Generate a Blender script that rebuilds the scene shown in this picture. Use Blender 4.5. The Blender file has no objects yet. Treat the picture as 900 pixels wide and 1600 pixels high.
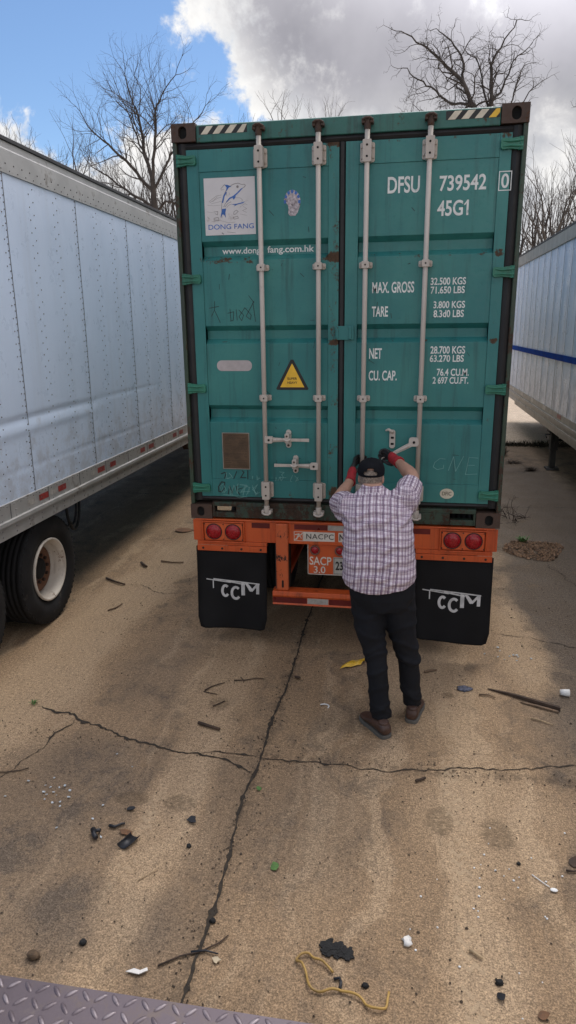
import bpy, bmesh, math, random
from mathutils import Vector, Matrix, noise as mnoise

S = bpy.context.scene
COL = S.collection
R = math.radians
PI = math.pi

# ---------------------------------------------------------------- camera
cam_d = bpy.data.cameras.new('camera')
cam = bpy.data.objects.new('camera', cam_d)
COL.objects.link(cam)
_r = Vector((0.98582986, 0.16723309, -0.01313697))
_u = Vector((-0.03273439, 0.26859197, 0.96269767))
_f = Vector((-0.16452339, 0.94862608, -0.27026026))
_m = Matrix.Identity(4)
for i in range(3):
    _m[i][0] = _r[i]; _m[i][1] = _u[i]; _m[i][2] = -_f[i]
_m[0][3], _m[1][3], _m[2][3] = 0.48745, -5.21949, 2.66
cam.matrix_world = _m
cam_d.sensor_fit = 'VERTICAL'
cam_d.sensor_height = 36.0
cam_d.lens = 36.0 * 1073.555 / 1600.0
cam_d.clip_start = 0.05
cam_d.clip_end = 2000
S.camera = cam

# ---------------------------------------------------------------- exposure, sun
S.view_settings.view_transform = 'Standard'
S.view_settings.look = 'None'
S.view_settings.gamma = 1.0
S.view_settings.use_curve_mapping = False
S.view_settings.exposure = 0.46
SUN_EL, SUN_AZ = 57.0, 22.0            # azimuth from +Y towards +X
sl = bpy.data.lights.new('sun', 'SUN')
sl.energy = 0.9
sl.angle = R(16)
sl.color = (1.0, 0.93, 0.83)
sun = bpy.data.objects.new('sun', sl)
COL.objects.link(sun)
sd = Vector((math.cos(R(SUN_EL)) * math.sin(R(SUN_AZ)), math.cos(R(SUN_EL)) * math.cos(R(SUN_AZ)), math.sin(R(SUN_EL))))
sun.rotation_euler = sd.to_track_quat('Z', 'Y').to_euler()
sun.location = sd * 60


# ---------------------------------------------------------------- node helper
class N:
    def __init__(s, tree):
        s.t = tree; s.n = tree.nodes; s.l = tree.links

    def node(s, typ, **kw):
        n = s.n.new(typ)
        for k, v in kw.items():
            setattr(n, k, v)
        return n

    def put(s, sock, v):
        if hasattr(v, 'is_linked') or hasattr(v, 'links'):
            s.l.new(v, sock)
        elif v is not None:
            if isinstance(v, (tuple, list)) and len(v) == 3 and sock.type == 'RGBA':
                v = (*v, 1)
            sock.default_value = v

    def math(s, op, a, b=None, c=None, clamp=False):
        n = s.node('ShaderNodeMath', operation=op, use_clamp=clamp)
        s.put(n.inputs[0], a)
        if b is not None: s.put(n.inputs[1], b)
        if c is not None: s.put(n.inputs[2], c)
        return n.outputs[0]

    def vmath(s, op, a, b=None, out=0):
        n = s.node('ShaderNodeVectorMath', operation=op)
        s.put(n.inputs[0], a)
        if b is not None: s.put(n.inputs[1], b)
        return n.outputs[out]

    def coord(s, which='Object'):
        return s.node('ShaderNodeTexCoord').outputs[which]

    def sep(s, v):
        n = s.node('ShaderNodeSeparateXYZ'); s.put(n.inputs[0], v); return n.outputs

    def comb(s, x, y, z):
        n = s.node('ShaderNodeCombineXYZ')
        for i, v in enumerate((x, y, z)): s.put(n.inputs[i], v)
        return n.outputs[0]

    def noise(s, vec, scale, detail=4, rough=0.55, dist=0.0, col=False):
        n = s.node('ShaderNodeTexNoise')
        s.put(n.inputs['Vector'], vec)
        n.inputs['Scale'].default_value = scale; n.inputs['Detail'].default_value = detail
        n.inputs['Roughness'].default_value = rough; n.inputs['Distortion'].default_value = dist
        return n.outputs['Color' if col else 'Fac']

    def voro(s, vec, scale, feature='F1', out='Distance'):
        n = s.node('ShaderNodeTexVoronoi', feature=feature)
        s.put(n.inputs['Vector'], vec); n.inputs['Scale'].default_value = scale
        return n.outputs[out]

    def scale(s, vec, x, y, z):
        return s.vmath('MULTIPLY', vec, (x, y, z))

    def rng(s, v, a, b, c=0.0, d=1.0, smooth=True):
        n = s.node('ShaderNodeMapRange')
        n.interpolation_type = 'SMOOTHSTEP' if smooth else 'LINEAR'
        s.put(n.inputs[0], v)
        for i, x in enumerate((a, b, c, d)): s.put(n.inputs[i + 1], x)
        return n.outputs[0]

    def mix(s, f, a, b, mode='MIX'):
        n = s.node('ShaderNodeMix', data_type='RGBA', blend_type=mode)
        s.put(n.inputs[0], f); s.put(n.inputs[6], a); s.put(n.inputs[7], b)
        return n.outputs[2]

    def bump(s, h, strength=0.3, dist=0.01, nrm=None):
        n = s.node('ShaderNodeBump')
        n.inputs['Strength'].default_value = strength; n.inputs['Distance'].default_value = dist
        s.put(n.inputs['Height'], h)
        if nrm is not None: s.put(n.inputs['Normal'], nrm)
        return n.outputs[0]


def new_mat(name):
    m = bpy.data.materials.new(name); m.use_nodes = True
    n = N(m.node_tree)
    b = m.node_tree.nodes['Principled BSDF']
    return m, n, b


def simple(name, col, rough=0.6, metal=0.0, var=0.25, vs=8.0, bump=0.15, bs=60.0, bd=0.002,
           dirt=None, dirt_amt=0.0, dirt_scale=3.0, spec=0.5):
    """plain surface with mottling, fine bump and optional dirt patches"""
    m, n, b = new_mat(name)
    P = n.coord()
    a = n.noise(P, vs, 6, 0.6)
    c = n.mix(n.rng(a, 0.25, 0.75), tuple(x * (1 - var) for x in col), tuple(min(1, x * (1 + var)) for x in col))
    if dirt:
        d = n.noise(P, dirt_scale, 7, 0.65)
        c = n.mix(n.rng(d, 0.62 - dirt_amt, 0.75 - dirt_amt), c, dirt)
    n.put(b.inputs['Base Color'], c)
    n.put(b.inputs['Roughness'], n.rng(n.noise(P, vs * 2, 3), 0.2, 0.8, max(0.02, rough - 0.12), min(1, rough + 0.12)))
    b.inputs['Metallic'].default_value = metal
    b.inputs['Specular IOR Level'].default_value = spec
    if bump:
        n.put(b.inputs['Normal'], n.bump(n.noise(P, bs, 4, 0.6), bump, bd))
    return m


def painted(name, col, fade, rust=(0.10, 0.045, 0.02), rust_amt=0.0, streak=0.35, grime=(0.02, 0.022, 0.02),
            rough=0.42, zones=()):
    """weathered paint on steel: fading, vertical grime streaks, rust spots; zones = (axis, centre, halfwidth, extra)"""
    m, n, b = new_mat(name)
    P = n.coord(); x, y, z = n.sep(P)
    big = n.noise(P, 1.1, 6, 0.6)
    c = n.mix(n.rng(big, 0.35, 0.7), col, fade)
    st = n.noise(n.scale(P, 14, 14, 0.9), 1.0, 5, 0.65)
    c = n.mix(n.math('MULTIPLY', n.rng(st, 0.5, 0.75), streak), c, grime)
    fine = n.noise(P, 35, 5, 0.7)
    c = n.mix(n.math('MULTIPLY', n.rng(fine, 0.55, 0.8), 0.25), c, grime)
    mask = rust_amt
    for ax, ce, hw, ex in zones:
        q = (x, y, z)[ax]
        d = n.math('ABSOLUTE', n.math('SUBTRACT', q, ce))
        k = n.math('MULTIPLY', n.rng(d, hw * 0.3, hw, 1.0, 0.0), ex)
        mask = n.math('ADD', mask, k)
    rn = n.noise(n.scale(P, 1, 1, 0.55), 7.0, 9, 0.72)
    rf = n.noise(P, 55.0, 6, 0.7)
    rs = n.math('ADD', n.math('MULTIPLY', rn, 0.7), n.math('MULTIPLY', rf, 0.3))
    rm = n.rng(n.math('ADD', rs, mask), 0.66, 0.72)
    rc = n.mix(n.rng(rf, 0.3, 0.7), tuple(v * 0.45 for v in rust), rust)
    c = n.mix(rm, c, rc)
    n.put(b.inputs['Base Color'], c)
    n.put(b.inputs['Roughness'], n.math('ADD', n.math('MULTIPLY', rm, 0.35), n.rng(fine, 0.2, 0.8, rough - 0.1, rough + 0.15)))
    h = n.math('ADD', n.math('MULTIPLY', n.noise(P, 5, 4), 0.6), n.math('MULTIPLY', rm, -0.15))
    h = n.math('ADD', h, n.math('MULTIPLY', fine, 0.08))
    n.put(b.inputs['Normal'], n.bump(h, 0.3, 0.012))
    return m


# ---------------------------------------------------------------- sky
W = bpy.data.worlds.new('World'); S.world = W; W.use_nodes = True
wn = N(W.node_tree)
for q in list(wn.n): wn.n.remove(q)
wout = wn.node('ShaderNodeOutputWorld')
sky = wn.node('ShaderNodeTexSky', sky_type='NISHITA')
sky.sun_disc = False; sky.sun_elevation = R(SUN_EL); sky.sun_rotation = R(SUN_AZ)
sky.air_density = 1.0; sky.dust_density = 0.15; sky.ozone_density = 5.0
bg = wn.node('ShaderNodeBackground'); bg.inputs[1].default_value = 0.10
wn.l.new(sky.outputs[0], bg.inputs[0])
dirv = wn.coord('Generated')
fb = wn.noise(dirv, 5.5, 10, 0.6, 0.25)
fb2 = wn.noise(wn.vmath('ADD', dirv, (3.1, 1.7, 0.4)), 14.0, 9, 0.62, 0.2)
fb3 = wn.noise(wn.vmath('ADD', dirv, (7.7, 0.2, 2.4)), 3.0, 6, 0.55)
tex = wn.math('ADD', wn.math('MULTIPLY', fb, 0.62), wn.math('MULTIPLY', fb2, 0.38))
tex = wn.math('SUBTRACT', tex, 0.5)
n1 = Vector((0.118028, -0.000541, 0.100349)).normalized()     # great circle along the edge of the big cloud
n2 = Vector((-0.000362, -0.074495, 0.290212)).normalized() * -1   # top of the low cloud bank
d1 = wn.math('MULTIPLY', wn.vmath('DOT_PRODUCT', dirv, n1, out=1), 2.2)
d2 = wn.math('MULTIPLY', wn.vmath('DOT_PRODUCT', dirv, n2, out=1), 2.0)
dens = wn.math('ADD', wn.math('MAXIMUM', d1, d2), wn.math('MULTIPLY', tex, 1.15))
cover = wn.rng(dens, -0.01, 0.07)
thick = wn.rng(dens, 0.06, 0.20)
thick = wn.math('MULTIPLY', thick, wn.rng(wn.sep(dirv)[2], 0.18, 0.30, 0.30, 1.0))
cgrey = wn.mix(wn.rng(fb3, 0.35, 0.65), (0.185, 0.188, 0.225), (0.36, 0.36, 0.405))
cwhite = wn.mix(wn.rng(fb2, 0.3, 0.7), (0.52, 0.545, 0.59), (0.80, 0.80, 0.80))
patch = wn.rng(wn.math('ADD', fb, wn.math('MULTIPLY', fb2, 0.5)), 0.76, 0.92)
thick = wn.math('MULTIPLY', thick, wn.math('SUBTRACT', 1.0, wn.math('MULTIPLY', patch, 0.7)))
ccol = wn.mix(thick, cwhite, cgrey)
glow = wn.rng(wn.vmath('DOT_PRODUCT', dirv, sd, out=1), 0.72, 1.0, 1.0, 7.2)  # brightness added to out-of-view clouds round the sun for soft top light
glow = wn.math('ADD', glow, wn.rng(wn.sep(dirv)[1], 0.30, -0.35, 0.0, 0.75))   # unseen clouds behind the camera, brightened to fill the door side
ccol = wn.mix(1.0, ccol, wn.comb(glow, wn.math('MULTIPLY', glow, .98), wn.math('MULTIPLY', glow, .95)), 'MULTIPLY')
cover = wn.math('MAXIMUM', cover, wn.rng(wn.vmath('DOT_PRODUCT', dirv, sd, out=1), 0.72, 0.80))
bgc = wn.node('ShaderNodeBackground'); bgc.inputs[1].default_value = 1.0
wn.l.new(ccol, bgc.inputs[0])
ms = wn.node('ShaderNodeMixShader')
wn.l.new(cover, ms.inputs[0]); wn.l.new(bg.outputs[0], ms.inputs[1]); wn.l.new(bgc.outputs[0], ms.inputs[2])
wn.l.new(ms.outputs[0], wout.inputs[0])


# ---------------------------------------------------------------- mesh builder
class MB:
    def __init__(s):
        s.v = []; s.f = []; s.smooth = set()

    def add(s, vs, fs, smooth=False):
        o = len(s.v)
        s.v.extend([tuple(p) for p in vs])
        for f in fs:
            if smooth: s.smooth.add(len(s.f))
            s.f.append([i + o for i in f])
        return s

    def box(s, x0, x1, y0, y1, z0, z1):
        return s.add([(x0, y0, z0), (x1, y0, z0), (x1, y1, z0), (x0, y1, z0), (x0, y0, z1), (x1, y0, z1), (x1, y1, z1), (x0, y1, z1)],
                     [(0, 3, 2, 1), (4, 5, 6, 7), (0, 1, 5, 4), (1, 2, 6, 5), (2, 3, 7, 6), (3, 0, 4, 7)])

    def prism(s, pts, a0, a1, axis='y'):
        """outline (u,v) extruded along an axis: y -> (x,z) outline; x -> (y,z); z -> (x,y)"""
        n = len(pts)
        def P(u, v, a):
            return {'y': (u, a, v), 'x': (a, u, v), 'z': (u, v, a)}[axis]
        vs = [P(u, v, a0) for u, v in pts] + [P(u, v, a1) for u, v in pts]
        fs = [tuple(range(n)), tuple(range(2 * n - 1, n - 1, -1))]
        fs += [(i, n + i, n + (i + 1) % n, (i + 1) % n) for i in range(n)]
        return s.add(vs, fs)

    def tube(s, path, rad, n=8, smooth=True, cap=True):
        path = [Vector(p) for p in path]
        if not isinstance(rad, (list, tuple)): rad = [rad] * len(path)
        vs = []; fs = []
        up = None
        for i, p in enumerate(path):
            t = (path[min(i + 1, len(path) - 1)] - path[max(i - 1, 0)])
            t = t.normalized() if t.length > 1e-9 else Vector((0, 0, 1))
            if up is None:
                up = Vector((0, 0, 1)) if abs(t.z) < 0.9 else Vector((1, 0, 0))
            u = (up - t * up.dot(t))
            if u.length < 1e-6: u = t.orthogonal()
            u.normalize(); up = u
            w = t.cross(u)
            for k in range(n):
                a = 2 * PI * k / n
                vs.append(p + (u * math.cos(a) + w * math.sin(a)) * rad[i])
        for i in range(len(path) - 1):
            for k in range(n):
                k2 = (k + 1) % n
                fs.append((i * n + k, i * n + k2, (i + 1) * n + k2, (i + 1) * n + k))
        s.add(vs, fs, smooth)
        if cap:
            o = len(s.v) - len(vs)
            s.f.append([o + k for k in range(n - 1, -1, -1)])
            s.f.append([o + (len(path) - 1) * n + k for k in range(n)])
        return s

    def lathe(s, prof, c, axis='x', n=40, smooth=True, closed=False):
        """profile of (along, radius) turned about an axis through c"""
        c = Vector(c); vs = []; fs = []
        for a, r in prof:
            for k in range(n):
                t = 2 * PI * k / n; p, q = r * math.cos(t), r * math.sin(t)
                vs.append(c + Vector({'x': (a, p, q), 'y': (p, a, q), 'z': (p, q, a)}[axis]))
        m = len(prof)
        for i in range(m if closed else m - 1):
            j = (i + 1) % m
            for k in range(n):
                k2 = (k + 1) % n
                fs.append((i * n + k, i * n + k2, j * n + k2, j * n + k))
        return s.add(vs, fs, smooth)

    def cyl(s, c, r, a0, a1, axis='y', n=24):
        s.lathe([(a0, 0.0001), (a0, r), (a1, r), (a1, 0.0001)], c, axis, n, False)
        return s

    def loft(s, rings, smooth=True, cap=True):
        n = len(rings[0]); vs = [p for r in rings for p in r]; fs = []
        for i in range(len(rings) - 1):
            for k in range(n):
                k2 = (k + 1) % n
                fs.append((i * n + k, i * n + k2, (i + 1) * n + k2, (i + 1) * n + k))
        s.add(vs, fs, smooth)
        if cap:
            o = len(s.v) - len(vs)
            s.f.append([o + k for k in range(n - 1, -1, -1)])
            s.f.append([o + (len(rings) - 1) * n + k for k in range(n)])
        return s

    def ball(s, c, rx, ry=None, rz=None, n=12, jit=0.0, rnd=None):
        ry = rx if ry is None else ry; rz = rx if rz is None else rz
        rings = []
        for i in range(1, n // 2 + 1):
            ph = PI * i / (n // 2 + 1)
            ring = []
            for k in range(n):
                a = 2 * PI * k / n
                j = 1 + (rnd.uniform(-jit, jit) if rnd else 0)
                ring.append((c[0] + rx * j * math.sin(ph) * math.cos(a), c[1] + ry * j * math.sin(ph) * math.sin(a), c[2] - rz * j * math.cos(ph)))
            rings.append(ring)
        return s.loft(rings)

    def mesh(s, name):
        me = bpy.data.meshes.new(name)
        me.from_pydata(s.v, [], s.f)
        if s.smooth:
            fl = [False] * len(me.polygons)
            for i in s.smooth: fl[i] = True
            me.polygons.foreach_set('use_smooth', fl)
        bm = bmesh.new(); bm.from_mesh(me)
        bmesh.ops.recalc_face_normals(bm, faces=bm.faces)
        bm.to_mesh(me); bm.free()
        me.update()
        return me


def root_loc(o):
    return o.matrix_world.translation if o else Vector((0, 0, 0))


def tag(o, label=None, cat=None, group=None, kind=None):
    if label: o['label'] = label
    if cat: o['category'] = cat
    if group: o['group'] = group
    if kind: o['kind'] = kind
    return o


ROOTS = {}


def thing(name, label, cat, loc=(0, 0, 0), rot=(0, 0, 0), group=None, local=False):
    """Empty at the base of a thing; parts given in world coordinates unless local"""
    o = bpy.data.objects.new(name, None); COL.objects.link(o)
    o.empty_display_size = 0.2
    o.location = loc; o.rotation_euler = rot
    ROOTS[o.name] = Vector((0, 0, 0)) if local else Vector(loc)
    return tag(o, label, cat, group)


def offset_of(p):
    while p and p.name not in ROOTS: p = p.parent
    return ROOTS[p.name] if p else Vector((0, 0, 0))


def obj(name, mb, mat, parent=None, bevel=0.0, label=None, seg=2):
    me = mb.mesh(name) if isinstance(mb, MB) else mb
    if parent is not None:
        off = offset_of(parent)
        if off.length > 0: me.transform(Matrix.Translation(-off))
    for m in (mat if isinstance(mat, (list, tuple)) else [mat]):
        me.materials.append(m)
    o = bpy.data.objects.new(name, me); COL.objects.link(o)
    if parent is not None: o.parent = parent
    if bevel:
        b = o.modifiers.new('bevel', 'BEVEL'); b.width = bevel; b.segments = seg
        b.limit_method = 'ANGLE'; b.angle_limit = R(35); b.harden_normals = False
    if label: o['label'] = label
    return o


def obj2(name, mb, mat, extra, mat2, parent):
    """one mesh of two materials: a surface and the small pattern standing on it"""
    k = len(mb.f); mb.add(extra.v, extra.f)
    me = bpy.data.meshes.new(name); me.from_pydata(mb.v, [], mb.f)
    me.polygons.foreach_set('use_smooth', [i in mb.smooth for i in range(len(mb.f))])
    me.materials.append(mat); me.materials.append(mat2)
    me.polygons.foreach_set('material_index', [0 if i < k else 1 for i in range(len(mb.f))])
    o = bpy.data.objects.new(name, me); COL.objects.link(o); o.parent = parent
    return o


def one(name, mb, mat, label, cat, base, group=None, bevel=0.0, kind=None):
    """a thing that is a single mesh, origin at its base (mesh given in world coordinates)"""
    me = mb.mesh(name) if isinstance(mb, MB) else mb
    me.transform(Matrix.Translation(-Vector(base)))
    for m in (mat if isinstance(mat, (list, tuple)) else [mat]):
        me.materials.append(m)
    o = bpy.data.objects.new(name, me); COL.objects.link(o); o.location = base
    if bevel:
        b = o.modifiers.new('bevel', 'BEVEL'); b.width = bevel; b.segments = 2; b.limit_method = 'ANGLE'
    return tag(o, label, cat, group, kind)


def evaluated(me, mods):
    """mesh after modifiers (list of (type, settings))"""
    o = bpy.data.objects.new('tmp', me); COL.objects.link(o)
    for t, kw in mods:
        m = o.modifiers.new(t, t)
        for k, v in kw.items(): setattr(m, k, v)
    bpy.context.view_layer.update()
    dg = bpy.context.evaluated_depsgraph_get()
    out = bpy.data.meshes.new_from_object(o.evaluated_get(dg))
    bpy.data.objects.remove(o)
    return out


def fuse(mb, voxel=0.008, smooth=6, disp=None):
    """merge overlapping closed shapes into one continuous skin"""
    me = evaluated(mb.mesh('tmp'), [('REMESH', dict(mode='VOXEL', voxel_size=voxel, use_smooth_shade=True)),
                                    ('SMOOTH', dict(factor=0.5, iterations=smooth))])
    if disp:
        nr = [v.normal.copy() for v in me.vertices]
        for v, q in zip(me.vertices, nr):
            v.co = v.co + q * disp(v.co)
    me.update()
    return me


def text_mesh(txt, x0, x1, z0, z1, y, bold=0.0, thick=0.0008, shear=0.0, spacing=1.0):
    """lettering fitted into a box in the plane y, facing -Y"""
    cu = bpy.data.curves.new('lettering', 'FONT')
    cu.body = txt; cu.offset = bold; cu.extrude = 0.0; cu.shear = shear; cu.resolution_u = 6
    cu.space_character = spacing
    o = bpy.data.objects.new('lettering', cu); COL.objects.link(o)
    bpy.context.view_layer.update()
    me = bpy.data.meshes.new_from_object(o.evaluated_get(bpy.context.evaluated_depsgraph_get()))
    bpy.data.objects.remove(o)
    xs = [v.co.x for v in me.vertices]; ys = [v.co.y for v in me.vertices]
    ax, bx, ay, by = min(xs), max(xs), min(ys), max(ys)
    mb = MB()
    mb.add([(x0 + (v.co.x - ax) / (bx - ax) * (x1 - x0), y, z0 + (v.co.y - ay) / (by - ay) * (z1 - z0)) for v in me.vertices],
           [tuple(p.vertices) for p in me.polygons])
    bpy.data.meshes.remove(me)
    return mb


def merge(mbs):
    o = MB()
    for m in mbs: o.add(m.v, m.f)
    return o


def stroke(mb, pts, y, w=0.004, z_up=True):
    """a drawn line of width w in the plane y through (x,z) points"""
    for (x0, z0), (x1, z1) in zip(pts, pts[1:]):
        dx, dz = x1 - x0, z1 - z0; L = math.hypot(dx, dz) or 1
        nx, nz = -dz / L * w / 2, dx / L * w / 2
        ex, ez = dx / L * w * 0.3, dz / L * w * 0.3
        mb.add([(x0 - ex + nx, y, z0 - ez + nz), (x0 - ex - nx, y, z0 - ez - nz), (x1 + ex - nx, y, z1 + ez - nz), (x1 + ex + nx, y, z1 + ez + nz)], [(0, 1, 2, 3)])
        y -= 0.00002
    return mb


def sheet(mb, pts, y):
    mb.add([(u, y, v) for u, v in pts], [tuple(range(len(pts)))])
    return mb


def rrect(x0, x1, z0, z1, r, n=6, corners='1234'):
    out = []
    for k, (cx, cz, a) in enumerate(((x1 - r, z1 - r, 0), (x0 + r, z1 - r, 90), (x0 + r, z0 + r, 180), (x1 - r, z0 + r, 270))):
        if str(k + 1) in corners:
            for i in range(n + 1):
                t = R(a + 90 * i / n); out.append((cx + r * math.cos(t), cz + r * math.sin(t)))
        else:
            out.append((x1 if k in (0, 3) else x0, z1 if k in (0, 1) else z0))
    return out


# ================================================================ GROUND
def ground_material(name, tan, dark, light, blobs=True):
    m, n, b = new_mat(name)
    P = n.coord(); x, y, z = n.sep(P)
    warp = n.noise(P, 1.3, 5, 0.6, col=True)
    Q = n.vmath('ADD', P, n.scale(n.vmath('SUBTRACT', warp, (0.5, 0.5, 0.5)), 0.7, 0.7, 0))
    big = n.noise(Q, 0.55, 7, 0.62)
    mid = n.noise(Q, 2.6, 7, 0.68)
    streak = n.noise(n.scale(Q, 3.4, 0.26, 1), 1.0, 8, 0.62)
    worn = n.noise(n.scale(P, 30, 5, 1), 1.0, 5, 0.7)
    fine = n.noise(P, 46, 6, 0.75)
    grit = n.noise(P, 120, 4, 0.8)
    peb = n.voro(P, 85.0)
    m2 = n.noise(n.scale(Q, 9, 5, 1), 1.0, 9, 0.74)
    s = n.math('ADD', n.math('ADD', n.math('MULTIPLY', big, 0.22), n.math('MULTIPLY', mid, 0.43)), n.math('MULTIPLY', m2, 0.35))
    dk = n.rng(s, 0.47, 0.66)
    lt = n.rng(streak, 0.5, 0.64)
    if blobs:
        def blob(cx, cy, rx, ry, k, soft=0.45):
            v = n.vmath('SUBTRACT', n.vmath('ADD', P, n.scale(n.vmath('SUBTRACT', warp, (0.5, 0.5, 0.5)), rx * 0.9, ry * 0.9, 0)), (cx, cy, 0))
            d = n.vmath('LENGTH', n.scale(v, 1 / rx, 1 / ry, 0), out=1)
            return n.math('MULTIPLY', n.rng(d, soft, 1.15, 1.0, 0.0), k)
        for (cx, cy, rx, ry, k) in ((-1.7, -2.2, 0.7, 0.9, 0.25), (-1.25, -0.55, 0.5, 0.8, 0.35), (2.3, 1.3, 0.85, 2.8, 0.95),
                                    (0.0, -2.15, 0.45, 0.6, 0.3), (1.8, -1.1, 0.5, 0.9, 0.45), (2.2, 5.2, 1.2, 3.2, 0.85),
                                    (1.65, -2.4, 0.35, 0.8, 0.35), (-0.85, -2.85, 0.5, 0.3, 0.5), (0.15, -1.05, 0.25, 0.2, 0.3)):
            dk = n.math('ADD', dk, blob(cx, cy, rx, ry, k))
        for (cx, cy, rx, ry, k) in ((-2.2, 0.3, 0.42, 2.6, 1.1), (-2.1, -1.4, 0.5, 1.0, 0.5), (-0.75, -2.3, 0.2, 1.5, 0.7), (0.75, -0.5, 0.5, 0.8, 0.8), (1.0, -1.9, 0.45, 0.6, 0.6),
                                    (0.9, -2.8, 0.2, 0.6, 0.7), (-0.85, -0.6, 0.35, 0.8, 0.6), (1.5, 0.3, 0.22, 1.2, 0.8), (-1.9, 3.5, 0.4, 2.5, 0.9)):
            bl = blob(cx, cy, rx, ry, k)
            lt = n.math('ADD', lt, bl); dk = n.math('SUBTRACT', dk, n.math('MULTIPLY', bl, 0.8))
        # each slab has weathered to its own tone
        lslab = n.math('MULTIPLY', n.rng(x, -0.352, -0.34, 1.0, 0.0), n.rng(y, -1.62, -1.40, 1.0, 0.0))
        dk = n.math('ADD', dk, n.math('MULTIPLY', lslab, 0.30))
        ruslab = n.math('MULTIPLY', n.rng(x, 1.25, 1.75, 0.0, 1.0), n.rng(y, -1.5, -0.8, 0.0, 1.0))
        dk = n.math('ADD', dk, n.math('MULTIPLY', ruslab, 0.45))
    dk = n.math('MULTIPLY', n.math('MAXIMUM', n.math('MINIMUM', dk, 1.0), 0.0), 0.95)
    lt = n.math('MULTIPLY', n.math('MINIMUM', lt, 1.0), 0.75)
    c = n.mix(lt, tan, light)
    c = n.mix(dk, c, dark)
    orange = n.noise(Q, 3.1, 4, 0.6)
    c = n.mix(n.math('MULTIPLY', n.rng(orange, 0.6, 0.8), 0.35), c, (0.30, 0.18, 0.085))
    c = n.mix(n.math('MULTIPLY', n.rng(worn, 0.52, 0.7), 0.35), c, dark)
    scar = n.rng(n.noise(Q, 11, 8, 0.78), 0.58, 0.66)
    c = n.mix(n.math('MULTIPLY', scar, 0.3), c, tuple(v * 0.8 for v in dark))
    # aggregate and pits: true tone changes of the worn concrete
    sp = n.rng(grit, 0.36, 0.66, 0.52, 1.45)
    sp2 = n.rng(fine, 0.3, 0.72, 0.66, 1.28)
    g = n.math('MULTIPLY', sp, sp2)
    c = n.mix(1.0, c, n.comb(g, g, g), 'MULTIPLY')
    pits = n.math('MULTIPLY', n.rng(peb, 0.10, 0.2, 1.0, 0.0), n.rng(n.noise(P, 9, 4), 0.5, 0.62))
    c = n.mix(n.math('MULTIPLY', pits, 0.75), c, (0.035, 0.027, 0.02))
    v2 = n.voro(n.vmath('ADD', P, (5, 3, 0)), 60.0)
    chips = n.math('MULTIPLY', n.rng(v2, 0.06, 0.12, 1.0, 0.0), n.rng(n.noise(n.vmath('ADD', P, (2, 8, 0)), 6, 4), 0.52, 0.64))
    c = n.mix(n.math('MULTIPLY', chips, 0.65), c, (0.5, 0.44, 0.35))
    if blobs:
        yj = n.math('ADD', y, n.math('MULTIPLY', n.math('SUBTRACT', n.noise(P, 2.0, 4), 0.5), 0.16))
        dj = n.math('MINIMUM', n.math('ABSOLUTE', n.math('ADD', x, 0.342)), n.math('ADD', n.math('ABSOLUTE', n.math('ADD', yj, 1.53)), n.rng(x, -0.5, -0.35, 0.3, 0.0)))
        dirt = n.math('MULTIPLY', n.rng(dj, 0.0, 0.085, 1.0, 0.0), n.rng(n.noise(P, 13, 7, 0.7), 0.42, 0.6))
        c = n.mix(n.math('MULTIPLY', dirt, 0.6), c, (0.075, 0.054, 0.036))
        damp = None
        for (cx, cy, rx, ry) in ((0.75, -1.97, 0.085, 0.13), (1.05, -2.02, 0.09, 0.13), (-0.72, -2.04, 0.10, 0.07), (-1.0, -2.05, 0.11, 0.07),
                                 (0.86, -0.62, 0.05, 0.04), (-0.77, -0.98, 0.08, 0.1)):
            q = blob(cx, cy, rx, ry, 0.6, 0.7)
            damp = q if damp is None else n.math('ADD', damp, q)
        damp = n.math('MULTIPLY', damp, n.rng(n.noise(n.scale(P, 26, 60, 1), 1.0, 4, 0.7), 0.36, 0.58, 0.25, 1.0))
        c = n.mix(damp, c, (0.095, 0.066, 0.038))
    if blobs:
        # dusty herringbone prints left by tyres
        pr = None
        for (cx, hw, ya, yb) in ((0.80, 0.055, -3.3, -0.6), (-0.88, 0.05, -2.9, -1.9), (-0.70, 0.06, -2.15, -1.95), (0.76, 0.075, -2.1, -1.85), (1.05, 0.07, -2.1, -1.9)):
            dx = n.math('ABSOLUTE', n.math('SUBTRACT', n.math('ADD', x, n.math('MULTIPLY', y, 0.015)), cx))
            inx = n.rng(dx, hw * 0.75, hw * 1.1, 1.0, 0.0)
            iny = n.math('MULTIPLY', n.rng(y, ya, ya + 0.2, 0, 1), n.rng(y, yb - 0.2, yb, 1, 0))
            zig = n.math('FRACT', n.math('ADD', n.math('MULTIPLY', y, 17.0), n.math('MULTIPLY', n.math('PINGPONG', n.math('SUBTRACT', x, cx), 0.028), 22.0)))
            q = n.math('MULTIPLY', n.math('MULTIPLY', inx, iny), n.rng(n.math('ABSOLUTE', n.math('SUBTRACT', zig, 0.5)), 0.22, 0.30, 0.0, 1.0))
            pr = q if pr is None else n.math('MAXIMUM', pr, q)
        pr = n.math('MULTIPLY', pr, n.rng(n.noise(P, 8, 4, 0.6), 0.42, 0.62, 0, 0.6))
        c = n.mix(pr, c, (0.44, 0.33, 0.21))
    n.put(b.inputs['Base Color'], c)
    n.put(b.inputs['Roughness'], n.rng(mid, 0.3, 0.7, 0.72, 0.93))
    b.inputs['Specular IOR Level'].default_value = 0.3
    h = n.math('ADD', n.math('MULTIPLY', grit, 0.35), n.math('MULTIPLY', fine, 0.65))
    h = n.math('SUBTRACT', h, n.math('MULTIPLY', pits, 0.5))
    h = n.math('ADD', h, n.math('MULTIPLY', mid, 0.8))
    n.put(b.inputs['Normal'], n.bump(h, 0.55, 0.012))
    return m


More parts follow.
